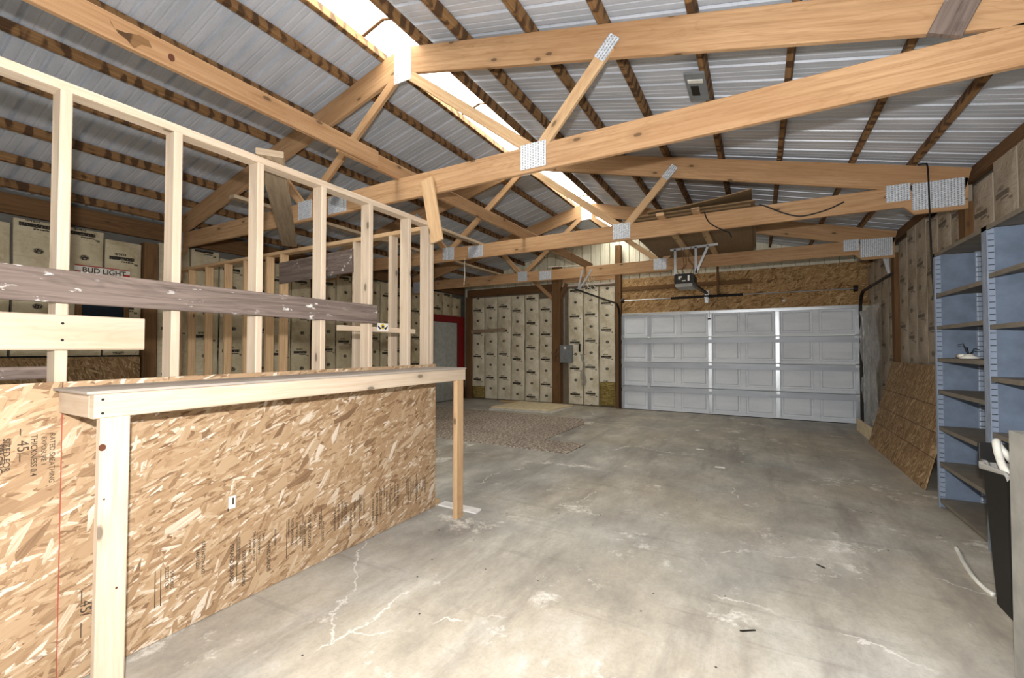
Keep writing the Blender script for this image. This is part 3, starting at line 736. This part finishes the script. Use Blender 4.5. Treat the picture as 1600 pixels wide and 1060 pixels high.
m.box((XO, .737, .31), (XO+.0012, .740, .36)); m.box((XO, .737, .17), (XO+.0012, .740, .23))
m.build('printed_stamp', 'ink', s2)
m = MB(); m.box((XO, 1.31, .51), (XO+.001, 1.345, .575)); m.build('paper_label', 'paper', s2)
m = MB(); m.box((XO+.001, 1.328, .53), (XO+.0016, 1.338, .565)); m.box((XO+.001, 1.305, .50), (XO+.0016, 1.312, .515)); m.build('label_print', 'ink', s2)

p2 = thing('stud_partition', (-4.7, 3.05, 0), 'second bare stud wall running left from the partition corner', 'stud wall')
for i, x in enumerate((-6.98, -6.62, -6.20, -5.76, -5.35, -4.906, -4.645, -4.07, -3.48, -3.0, -2.60)):
    beam((x+.019, 3.052, .038), (x+.019, 3.052, 2.40), .038, .089, 'stud', 'stud' if i > 7 else 'stud_warm', p2, up=(0,1,0))
beam((-7.0, 3.052, 2.42), (-2.46, 3.052, 2.42), .089, .038, 'top_plate', 'stud_warm', p2)
beam((-7.0, 3.052, .019), (-2.46, 3.052, .019), .089, .038, 'bottom_plate', 'stud_warm', p2)
# boards nailed to the frames
tag(beam((FX+.02, -.4, 1.60), (FX+.02, 2.315, 1.60), .026, .133, 'weathered_plank', 'grey'), 'long dark weathered plank with paint spots nailed across the studs', 'plank')
pb = thing('pale_board', (FX+.02, .26, 1.35), 'short pale board nailed across the studs below the dark weathered plank', 'board')
beam((FX+.02, -.4, 1.417), (FX+.02, .925, 1.417), .036, .139, 'board', 'pale', pb)
m = MB()
for z in (1.386, 1.452): m.tube([(FX+.037, .657, z), (FX+.0405, .657, z)], .005, 8)
m.build('screw_head', 'black', pb)
tag(beam((FX-.104, -.3, 1.255), (FX-.104, .66, 1.255), .03, .05, 'grey_batten', 'grey'), 'grey batten behind the first stud, just above the strand board edge', 'board')
rl = thing('nailing_rail', (FX-.108, 2.46, 1.49), 'short pale rail behind the studs near the partition corner', 'rail')
beam((FX-.108, 2.09, 1.497), (FX-.108, 2.86, 1.497), .036, .038, 'rail', 'stud', rl)
# winged roundel sticker on the rail
stk = thing('winged_sticker', (FX-.085, 2.49, 1.5), 'white sticker with blue wings and a yellow disc on the short rail', 'sticker')
xs_ = FX-.0885
box((xs_-.001, 2.43, 1.487), (xs_, 2.545, 1.548), 'backing', 'white', stk)
m = MB()
for s in (-1, 1):
    c = 2.4875; m.poly([(xs_+.0002, c+s*.012, 1.508), (xs_+.0002, c+s*.052, 1.53), (xs_+.0002, c+s*.046, 1.512), (xs_+.0002, c+s*.03, 1.5)][::s], .0008, (1,0,0))
m.build('wings', 'navy', stk)
m = MB(); m.tube([(xs_+.0002, 2.4875, 1.522), (xs_+.0016, 2.4875, 1.522)], .02, 20); m.build('disc', 'gold', stk)
m = MB(); m.tube([(xs_+.0016, 2.4875, 1.522), (xs_+.0022, 2.4875, 1.522)], .011, 16); m.build('disc_center', 'navy', stk)
tag(beam((-4.62, 2.9985, 2.185), (-3.46, 2.9985, 2.215), .02, .235, 'grey_board', 'grey'), 'wide weathered grey board nailed across the second stud wall', 'board')
tag(beam((-2.40, 1.49, 2.459), (-4.35, 2.93, 2.459), .14, .036, 'corner_brace', 'grey_clean', up=(0,0,1)), 'flat diagonal brace over the plates between the two stud walls', 'brace')
tag(beam((-2.46, 2.915, 2.80), (-2.35, 2.915, 2.25), .13, .022, 'hanger_board', 'stud_warm', up=(0,1,0)), 'short board hanging from the nearest truss onto the partition corner', 'board')

# ------------------------------------------------------------------ bar counter
bc = thing('bar_counter', (-2.27, 1.8, 0), 'narrow bar counter of raw lumber along the strand board wall', 'counter')
m = MB(); m.box((XO+.002, .64, 1.187), (-2.098, 2.985, 1.197)); m.build('counter_top', 'top', bc)
beam((-2.119, .66, 1.141), (-2.119, 2.975, 1.141), .038, .089, 'front_board', 'stud', bc)
beam((XO+.004, .676, 1.141), (-2.139, .676, 1.141), .036, .089, 'end_board', 'stud', bc)
beam((XO+.004, 2.93, 1.141), (-2.139, 2.93, 1.141), .036, .089, 'end_board', 'stud', bc)
lg = beam((-2.119, .72, 0), (-2.119, .724, 1.097), .038, .089, 'leg', 'stud', bc, up=(0,1,0))
beam((-2.119, 2.905, 0), (-2.119, 2.905, 1.097), .038, .089, 'leg', 'stud_warm', bc, up=(0,1,0))
m = MB()
for z in (1.115, 1.165): m.tube([(-2.1005, .685, z), (-2.099, .685, z)], .005, 8)
m.build('screw_head', 'dark', bc)

for y_, z_, r_ in ((.686, .99, .011), (.694, .80, .003), (.735, .46, .004)):
    kd = MB().poly([(-2.0998, y_+r_*math.cos(t), z_+r_*1.2*math.sin(t)) for t in [2*math.pi*i/12 for i in range(12)]], .0006, (1,0,0)).build('knot', 'knot', lg)
# ------------------------------------------------------------------ right side: shelving, bin, cabinet, leaning board
def shelf_unit(y0, y1, zs_, label):
    t = thing('metal_shelving', (1.48, (y0+y1)/2, 0), label, 'shelving', 'blue-grey steel shelving units')
    x0, x1 = 1.33, 1.64
    box((x1-.006, y0, .05), (x1, y1, 2.16), 'back_panel', 'blue', t)
    for y, s in ((y0, 1), (y1, -1)):
        box((x0+.02, y, .03), (x1-.006, y+s*.004, 2.16), 'side_panel', 'blue', t)
        for xa, xb in ((x0, x0+.045), (x1-.05, x1-.008)):
            m = MB(); m.box((xa, y, 0), (xb, y+s*.008, 2.17))
            if xa == x0: m.box((x0-.002, y, 0), (x0+.004, y+s*.04, 2.17))
            p = m.build('corner_post', 'blue_l', t)
            m = MB(); yy_ = y+s*.0084; q = [(xa+.005,yy_,.06),(xb-.002,yy_,.06),(xb-.002,yy_,2.15),(xa+.005,yy_,2.15)]
            if s > 0: q = q[::-1]
            m.face(q, [(t_[0]-xa, t_[2]) for t_ in q]); m.build('slot_strip', 'slots', p)
    for z in zs_:
        m = MB(); m.box((x0+.006, y0+.011, z-.004), (x1-.01, y1-.011, z)); m.box((x0+.006, y0+.011, z-.03), (x0+.01, y1-.011, z-.004)); m.box((x0+.01, y0+.011, z-.03), (x0+.025, y1-.011, z-.026))
        m.box((x1-.014, y0+.011, z-.03), (x1-.01, y1-.011, z-.004)); m.build('shelf', 'shelf', t)
    m = MB(); m.box((x0, y0, 2.165), (x1, y1, 2.17)); m.box((x0-.002, y0, 2.14), (x0+.003, y1, 2.17)); m.build('top_panel', 'shelf', t)
    return t
shelf_unit(4.127, 5.12, (.075, .385, .69, 1.0, 1.272, 1.545, 1.82), 'blue-grey steel shelving unit nearest the leaning strand board')
shelf_unit(3.15, 4.125, (.075, .45, .80, 1.165, 1.51, 1.85), 'blue-grey steel shelving unit behind the black bin')
# small light fixture with wires on shelf
lf = thing('light_fixture', (1.43, 4.74, 1.272), 'small white light fixture with loose wires on the blue shelf', 'fixture')
m = MB(); m.tube([(1.43, 4.74, 1.274), (1.43, 4.74, 1.284), (1.43, 4.74, 1.296), (1.43, 4.74, 1.31)], [.06, .06, .035, .02], 16); m.tube([(1.40, 4.86, 1.292), (1.42, 4.80, 1.292)], .018, 10); m.build('body', 'white', lf, True)
m = MB()
for d in ((.02, .15, .06), (-.05, .05, .09), (.03, -.08, .05)): m.tube([(1.43, 4.74, 1.30), (1.43+d[0]*.5, 4.74+d[1]*.5, 1.30+d[2]), (1.43+d[0], 4.74+d[1], 1.30+d[2]*.9)], .0035, 6)
m.build('wires', 'black', lf)
# bin
bn = thing('trash_bin', (1.19, 3.23, 0), 'tall black open trash bin with a white liner beside the beige cabinet', 'bin')
def rrect(x0, x1, y0, y1, r, z, n=4):
    P = []
    for cx, cy, a0 in ((x1-r, y1-r, 0), (x0+r, y1-r, 90), (x0+r, y0+r, 180), (x1-r, y0+r, 270)):
        for i in range(n+1): a = R(a0+90*i/n); P.append((cx+r*math.cos(a), cy+r*math.sin(a), z))
    return P
def loft(m, rings, close=None):
    for i, (A, B) in enumerate(zip(rings, rings[1:])):
        for j in range(len(A)):
            k2 = (j+1) % len(A); m.face([A[j],A[k2],B[k2],B[j]], [(j*.05,i*.2),(j*.05+.05,i*.2),(j*.05+.05,i*.2+.2),(j*.05,i*.2+.2)])
    if close: m.face(rings[0][::-1], [(p[0],p[1]) for p in rings[0][::-1]])
    return m
m = loft(MB(), [rrect(1.085,1.29,3.13,3.34,.03,.002), rrect(1.06,1.315,3.07,3.40,.035,.70), rrect(1.052,1.32,3.062,3.408,.035,.702), rrect(1.052,1.32,3.062,3.408,.035,.725), rrect(1.068,1.307,3.078,3.392,.03,.725), rrect(1.095,1.28,3.14,3.33,.03,.02)], True)
m.face(rrect(1.095,1.28,3.14,3.33,.03,.02), [(p[0],p[1]) for p in rrect(1.095,1.28,3.14,3.33,.03,.02)]); m.build('bin_body', 'black', bn)
m = loft(MB(), [rrect(1.056,1.316,3.41,3.425,.006,.70), rrect(1.06,1.312,3.425,3.44,.006,.83)], True); q = rrect(1.06,1.312,3.425,3.44,.006,.83); m.face(q, [(p[0],p[1]) for p in q]); m.build('open_lid', 'black', bn)
m = MB(); rr_ = random.Random(5); base = rrect(1.05,1.318,3.06,3.408,.035,.728, 6); N_ = len(base); rings = [[], [], [], []]
for i, p in enumerate(base):
    q = base[i]; c = Vector((1.186, 3.235, 0)); d = (Vector((p[0], p[1], 0))-c).normalized()
    wv = .012*math.sin(i*2.3)+.008*math.sin(i*5.1)
    rings[0].append((p[0]-d.x*.05, p[1]-d.y*.05, .67+wv)); rings[1].append((p[0]-d.x*.024, p[1]-d.y*.024, .733+wv*.4)); rings[2].append((p[0]+d.x*.004, p[1]+d.y*.004, .735+wv*.5)); rings[3].append((p[0]+d.x*(.004), p[1]+d.y*(.004), .712+wv*1.1))
loft(m, rings); m.build('bag_liner', 'liner', bn, True)
hp = [(1.14,3.30,.60),(1.115,3.33,.70),(1.10,3.345,.80),(1.10,3.335,.845),(1.105,3.31,.862),(1.12,3.29,.845),(1.10,3.27,.79),(1.075,3.235,.735)]
def smooth_pts(p, n=6):
    p = [Vector(q) for q in p]; out = []
    for i in range(len(p)-1):
        a, b, c, d = p[max(i-1,0)], p[i], p[i+1], p[min(i+2, len(p)-1)]
        for j in range(n):
            t = j/n; out.append(.5*((2*b)+(c-a)*t+(2*a-5*b+4*c-d)*t*t+(3*b-a-3*c+d)*t**3))
    return out+[p[-1]]
hp = [(1.21,3.24,.60),(1.16,3.29,.74),(1.115,3.325,.825),(1.10,3.32,.858),(1.088,3.29,.85),(1.082,3.25,.80),(1.08,3.19,.745),(1.10,3.14,.70)]
tag(MB().tube(smooth_pts(hp), .0165, 10).build('vacuum_hose', 'white', None, True), 'white plastic hose bent over the rim of the black bin', 'hose')
tb = smooth_pts([(1.145, 4.08, .013), (1.105, 3.82, .013), (1.083, 3.60, .013), (1.085, 3.47, .013), (1.10, 3.40, .013)])
tag(MB().tube(tb, .0125, 10).build('floor_tube', 'white', None, True), 'short white plastic tube lying on the concrete by the shelving', 'tube')
cb = thing('beige_cabinet', (1.1, 2.35, 0), 'grey-beige metal cabinet cut off by the right edge', 'cabinet')
MB().beam((1.1, 2.35, .02), (1.1, 2.35, 1.016), .41, .5, up=(0,1,0), ch=.006).build('body', 'beige', cb)
MB().box((.93, 2.13, 0), (1.27, 2.57, .02)).build('plinth', 'dark', cb)
MB().box((.895, 2.3, .06), (.8975, 2.303, .98)).build('door_gap', 'dark', cb)
# leaning strand board
def lean(x0, x1, y0, y1, y2, y3, h, th, name, mat, label, cat):
    m = MB(); n = Vector((h, 0, -(x1-x0))); n.normalize(); n = -n if n.x > 0 else n
    A = [Vector((x0,y0,0)), Vector((x0,y1,0)), Vector((x1,y2,h)), Vector((x1,y3,h))]; L = math.hypot(h, x1-x0)
    uvA = [(0,0),(y1-y0,0),(y2-y0,L),(y3-y0,L)]; B = [p-n*th+Vector((0,0,0)) for p in A]
    zmin = min(p.z for p in A+B); A = [p-Vector((0,0,zmin)) for p in A]; B = [p-Vector((0,0,zmin)) for p in B]
    m.face(A[::-1], uvA[::-1]); m.face(B, uvA)
    for i in range(4):
        j = (i+1) % 4; m.face([A[i],A[j],B[j],B[i]], [(uvA[i][0],uvA[i][1]),(uvA[j][0],uvA[j][1]),(uvA[j][0]+.01,uvA[j][1]+.01),(uvA[i][0]+.01,uvA[i][1]+.01)])
    o = m.build(name, mat); return tag(o, label, cat), A, B
lo, A, B = lean(1.36, 1.615, 5.62, 8.06, 7.95, 5.55, 1.17, .012, 'strand_board_sheet', 'osb_dark', 'strand board sheet leaning on the right wall beside the shelving', 'board')
box((1.41, 8.1, 0), (1.428, 9.25, .2), 'hardboard_offcut', 'tan')
tag(bpy.data.objects['hardboard_offcut'], 'low tan offcut on edge behind the leaning strand board', 'board')
# clear plastic on the right wall by the garage door
m = MB(); rp = random.Random(9)
def filmP(u, v):
    return (XR-.115-.022*math.sin(u*11+v*4)-.014*math.sin(v*17+u*9)-.012*math.sin(u*31-v*13)-.008*math.sin(u*47+v*29), 8.55+1.25*u+.03*math.sin(v*8), .06+2.0*v-.06*u)
m.grid(filmP, 44, 56, lambda u, v: (u*1.2, v*2)); tag(m.build('plastic_film', 'film', None, True), 'crinkled clear plastic film hung on the right wall by the garage door', 'plastic film')
m = MB()
m.grid(lambda u, v: (-3.62+.1*(u-.5)*(1+.5*math.sin(v*7))+.02*math.sin(v*12), YF-.06-.02*math.sin(u*6+v*10), .48+.75*v), 6, 18, lambda u, v: (u*.2, v)); tag(m.build('plastic_film', 'film', None, True), 'twisted strip of clear plastic hanging beside the grey electrical box', 'plastic film')
# electrical box
eb = thing('electrical_box', (-4.02, YF-.09, 1.02), 'grey electrical box mounted beside the tall far-wall post', 'electrical box')
MB().beam((-4.02, YF-.12, 1.02), (-4.02, YF-.12, 1.44), .3, .12, up=(0,1,0), ch=.008).build('enclosure', 'greybox', eb)
m = MB(); m.box((-4.15, YF-.185, 1.04), (-3.89, YF-.18, 1.42)); m.build('cover', 'greybox', eb)
m = MB(); m.box((-4.06, YF-.188, 1.34), (-4.0, YF-.185, 1.40)); m.build('rating_label', 'white', eb)
m = MB(); m.tube([(-4.08, YF-.1, 1.44), (-4.08, YF-.1, 2.6)], .012); m.build('conduit', 'greybox', eb)
tag(box((-3.73, YF-.07, 1.28), (-3.69, YF-.05, 1.47), 'switch_strip', 'black'), 'small black switch strip right of the grey electrical box', 'switch')

# ------------------------------------------------------------------ garage door opener and stored sheets
op = thing('door_opener', (-.95, 7.05, 2.3), 'black garage door opener hanging from perforated steel angles', 'door opener')
MB().beam((-.955, 6.9, 2.385), (-.955, 7.3, 2.385), .27, .15, ch=.02).build('motor_housing', 'black', op)
m = MB(); m.box((-1.05, 6.893, 2.335), (-.86, 6.899, 2.44)); m.build('front_panel', 'dark', op)
m = MB(); m.box((-1.03, 6.889, 2.375), (-1.0, 6.894, 2.42)); m.box((-1.0, 6.889, 2.40), (-.98, 6.894, 2.42)); m.box((-.9, 6.889, 2.35), (-.875, 6.894, 2.43)); m.box((-.98, 6.889, 2.345), (-.93, 6.894, 2.36)); m.build('label', 'white', op)
MB().beam((-.955, 6.88, 2.285), (-.955, 7.28, 2.285), .24, .05, ch=.02).build('lamp_lens', 'beige', op)
def angle(a, b, up):
    m = MB(); m.beam(a, b, .034, .003, up=up, ch=.001); return m.build('perforated_angle', 'galv', op)
angle((-1.16, 7.0, 2.845), (-.50, 7.0, 2.865), (0,1,0)); angle((-1.09, 7.0, 2.46), (-1.09, 7.0, 2.85), (0,1,0)); angle((-.80, 7.0, 2.46), (-.80, 7.0, 2.86), (0,1,0)); angle((-.80, 7.0, 2.47), (-.63, 7.0, 2.86), (0,1,0))
MB().beam((-.94, 7.3, 2.40), (-.93, GD-.03, 2.50), .05, .045, ch=.004).build('drive_rail', 'dark', op)
m = MB()
for p in ([(-.95,7.0,2.46),(-.99,6.98,2.55),(-.93,6.98,2.62),(-.96,7.0,2.86)], [(-.88,7.0,2.46),(-.83,6.97,2.58),(-.9,6.98,2.7),(-.86,7.0,2.86)], [(-1.02,7.0,2.46),(-1.06,6.97,2.53),(-.96,6.97,2.57),(-1.0,7.0,2.86)]): m.tube(smooth_pts(p), .006, 6)
m.build('wiring', 'copper', op)
m = MB(); m.tube([(-.937,7.9,2.39),(-.937,7.9,2.16)], .004, 5); m.build('release_cord', 'dark', op)
m = MB(); m.beam((-.9, GD-.15, 2.44), (-.875, GD-.06, 2.0), .022, .005, up=(1,0,0), ch=.001); m.build('lift_arm', 'dark', gd)
m = MB(); m.box((-.91, GD-.075, 1.95), (-.845, GD-.055, 1.975)); m.build('latch', 'black', gd)
for i, (x, nm) in enumerate(((-.98, 'left'), (-.6, 'right'))):
    tag(beam((x, TY[1]-.16, 2.90), (x, TY[2]+.3, 2.90), .085, .038, 'support_lumber', 'stud_warm'), f'{nm} of two flat boards on the chords carrying the stored sheets', 'board')
m = MB(); m.box((-1.5, 5.48, 2.925), (-.06, 8.3, 2.945)); tag(m.build('stored_sheet', 'hard'), 'lowest brown sheet stored up on the truss chords over the door opener', 'sheet')
m = MB(); m.box((-1.32, 5.40, 2.946), (-.02, 7.9, 2.960)); tag(m.build('stored_sheet', 'hard'), 'middle brown sheet of the stack stored on the truss chords', 'sheet')
m = MB(); m.grid(lambda u, v: (-1.15+1.1*u, 5.36+2.2*v, 2.987+.09*u*u+.012*v), 12, 8, lambda u, v: (u, v*2.2)); m.grid(lambda u, v: (-.05-1.1*u, 5.36+2.2*v, 2.975+.09*(1-u)**2+.012*v), 12, 8, lambda u, v: (u, v*2.2))
for vv in (0, 1):
    m.grid(lambda u, v: (-1.15+1.1*u, 5.36+2.2*vv, 2.975+.012*v+.09*u*u+.012*vv), 12, 1)
tag(m.build('stored_sheet', 'hard'), 'top warped brown sheet curling up on the stack above the truss chords', 'sheet')
# motion light base on the purlin
ml = thing('conduit_box', (-.42, 3.8, 3.3), 'dark steel junction plate fixed to a right slope purlin', 'junction box')
def slope_box(x0, x1, y0, y1, t0, t1, name, mat, par):
    m = MB(); P = [(x0,y0),(x1,y0),(x1,y1),(x0,y1)]
    A = [(x,y,zr(x,.24)-t0) for x,y in P]; B = [(x,y,zr(x,.24)-t1) for x,y in P]
    m.face(A[::-1], P[::-1]); m.face(B, P)
    for i in range(4):
        j = (i+1) % 4; m.face([A[i],A[j],B[j],B[i]], [(0,0),(.1,0),(.1,.1),(0,.1)])
    return m.build(name, mat, par)
slope_box(-.49, -.34, 3.60, 4.02, .0, .02, 'plate', 'greybox', ml)
slope_box(-.47, -.36, 3.68, 3.72, .02, .03, 'bright_strip', 'white', ml)
slope_box(-.46, -.40, 3.78, 3.92, .02, .026, 'bracket', 'dark', ml)

# cables and cords
def cable(pts, r, name, mat, label, cat):
    return tag(MB().tube(smooth_pts(pts), r, 6).build(name, mat, None, True), label, cat)
cable([(1.30,5.36,3.05),(1.345,5.355,3.05),(1.366,5.35,3.0),(1.373,5.35,2.6),(1.378,5.34,2.1),(1.394,5.34,1.73),(1.41,5.34,1.3),(1.42,5.34,.9)], .007, 'power_cable', 'black', 'black cable hanging down the heel plates beside the blue shelving', 'cable')
cable([(-.52,5.37,2.89),(-.49,5.372,2.80),(-.44,5.372,2.735),(-.33,5.372,2.66),(-.27,5.37,2.62),(-.25,5.40,2.58)], .007, 'power_cable', 'black', 'short black cable draped over the middle truss chord above the opener', 'cable')
cable([(0.02,5.40,2.9),(.1,5.372,2.85),(.25,5.372,2.76),(.40,5.372,2.71),(.6,5.372,2.74),(.75,5.372,2.80)], .007, 'power_cable', 'black', 'black cable sagging across the middle truss chord near its right heel', 'cable')
cable([(-3.8,5.365,2.69),(-3.805,5.36,2.6),(-3.80,5.36,2.45),(-3.815,5.36,2.28)], .006, 'twine', 'twine', 'white twine hanging from the middle truss chord by the partition', 'cord')
tg = thing('cord_tangle', (-3.2, 9.0, 2.8), 'tangle of thin white cords hanging left of the garage door', 'cord')
rt = random.Random(3)
for i in range(5):
    x = -3.26+i*.055; L = (.95, .7, .5, .82, .4)[i]
    m = MB(); m.tube([(x+.02*math.sin(j*1.3+i)+rt.uniform(-.012,.012), 9.0+rt.uniform(-.01,.01), 3.16-.05*i-L*j/16) for j in range(17)], .006, 5); m.build('cord', 'twine', tg, True)
m = MB(); m.tube(smooth_pts([(-3.75,8.2,3.02),(-3.5,8.5,3.06),(-3.22,8.95,3.12),(-3.0,9.4,3.06),(-2.75,9.85,3.05)]), .007, 5); m.build('cord', 'twine', tg, True)

# ------------------------------------------------------------------ things on the floor
def slab(pts, t, name, mat, label, cat, z=.0):
    m = MB(); m.poly([(x, y, z) for x, y in pts], t, (0,0,1)); return tag(m.build(name, mat), label, cat)
slab([(-5.6,5.36),(-2.17,5.30),(-2.14,5.93),(-5.6,5.99)], .012, 'carpet_remnant', 'carpet', 'narrow brown speckled carpet strip, the front one on the concrete', 'carpet')
slab([(-6.6,6.02),(-2.78,5.96),(-2.74,7.56),(-2.95,8.05),(-6.6,8.1)], .012, 'carpet_remnant', 'carpet', 'large brown speckled carpet behind the narrow strip', 'carpet')
slab([(-5.22,8.30),(-3.74,8.42),(-3.66,9.40),(-5.0,9.5)], .03, 'wallboard_sheet', 'gyp', 'white wallboard sheet lying under the tan one near the far wall', 'sheet', .002)
slab([(-5.24,8.40),(-3.83,8.52),(-3.74,9.56),(-5.1,9.62)], .03, 'tan_sheet', 'tan', 'tan board lying on top of the white wallboard on the floor', 'sheet', .034)
for (x, y, a, l, nm, mt) in ((-5.5, 9.72, .1, .5, 'tan lumber scrap on the floor at the foot of the far wall', 'stud_warm'), (-4.9, 9.76, -.05, .42, 'grey lumber scrap on the floor left of the tall far-wall post', 'grey_clean'), (-5.18, 9.78, .02, .16, 'short pale scrap between the two other scraps by the far wall', 'pale')):
    tag(beam((x-l/2*math.cos(a), y-l/2*math.sin(a), .021), (x+l/2*math.cos(a), y+l/2*math.sin(a), .021), .09, .04, 'lumber_scrap', mt), nm, 'scrap wood')
slab([(-2.425,3.035),(-2.03,3.03),(-2.04,3.125),(-2.425,3.13)], .012, 'white_trim_strip', 'whitewood', 'short white trim board on the floor by the right counter leg', 'board')
for i, (x, y, l) in enumerate(((-.70, 6.42, .10), (-.40, 5.57, .11), (-.9, 7.9, .07))):
    slab([(x-l/2,y-.02),(x+l/2,y-.03),(x+l*.4,y+.03),(x-l*.45,y+.025)], .004, 'paper_scrap', 'paper', ['white paper scrap on the floor in front of the garage door, second nearest','white paper scrap on the floor, the one nearest the camera','white paper scrap on the floor closest to the garage door'][i], 'scrap')
for i, (x, y, l, a) in enumerate(((-.06, 2.42, .07, .6), (.32, 3.35, .05, 2.4))):
    slab([(x-l/2*math.cos(a)-.006, y-l/2*math.sin(a)), (x-l/2*math.cos(a)+.006, y-l/2*math.sin(a)), (x+l/2*math.cos(a)+.004, y+l/2*math.sin(a)), (x+l/2*math.cos(a)-.004, y+l/2*math.sin(a))], .006, 'wood_splinter', 'dark', ['dark splinter on the concrete, the nearest to the camera','dark splinter on the concrete left of the white tube'][i], 'scrap')

# ------------------------------------------------------------------ light
W = bpy.data.worlds.new('sky'); S.world = W; W.use_nodes = True
nt = W.node_tree; bg = nt.nodes['Background']; st = nt.nodes.new('ShaderNodeTexSky'); st.sky_type = 'NISHITA'
st.sun_elevation = R(48); st.sun_rotation = R(200); st.sun_disc = False
nt.links.new(st.outputs[0], bg.inputs[0]); bg.inputs[1].default_value = .12
def area(name, loc, rot, sx, sy, power, col):
    d = bpy.data.lights.new(name, 'AREA'); d.shape = 'RECTANGLE'; d.size = sx; d.size_y = sy; d.energy = power; d.color = col
    o = bpy.data.objects.new(name, d); COL.objects.link(o); o.location = loc; o.rotation_euler = rot; return o
E_SKY, E_DOOR, E_FLASH = 12.5, 40.0, 520.0
M['sky'].node_tree.nodes['Emission'].inputs[1].default_value = E_SKY
area('doorway_daylight', (-1.3, YN+.05, 1.3), (R(90), 0, 0), 4.4, 2.3, E_DOOR, (.93, .97, 1.0))
fd = bpy.data.lights.new('camera_flash', 'POINT'); fd.energy = E_FLASH; fd.shadow_soft_size = .025; fd.color = (1.0, .985, .97)
fo = bpy.data.objects.new('camera_flash', fd); COL.objects.link(fo); fo.location = (.0, -.04, 1.57)

# ------------------------------------------------------------------ camera
cd = bpy.data.cameras.new('camera'); cam = bpy.data.objects.new('camera', cd); COL.objects.link(cam)
cam.location = (0, 0, 1.352); cam.rotation_euler = (R(91.25), 0, R(29.2))
cd.sensor_width = 36; cd.lens = 690*36/1600; cd.clip_start = .02
S.camera = cam
S.view_settings.view_transform = 'Standard'; S.view_settings.look = 'None'; S.view_settings.gamma = 1
S.view_settings.use_curve_mapping = False; S.view_settings.exposure = 0.0
S.cycles.use_denoising = True
S.cycles.max_bounces = 10; S.cycles.diffuse_bounces = 6
S.cycles.sample_clamp_indirect = 6
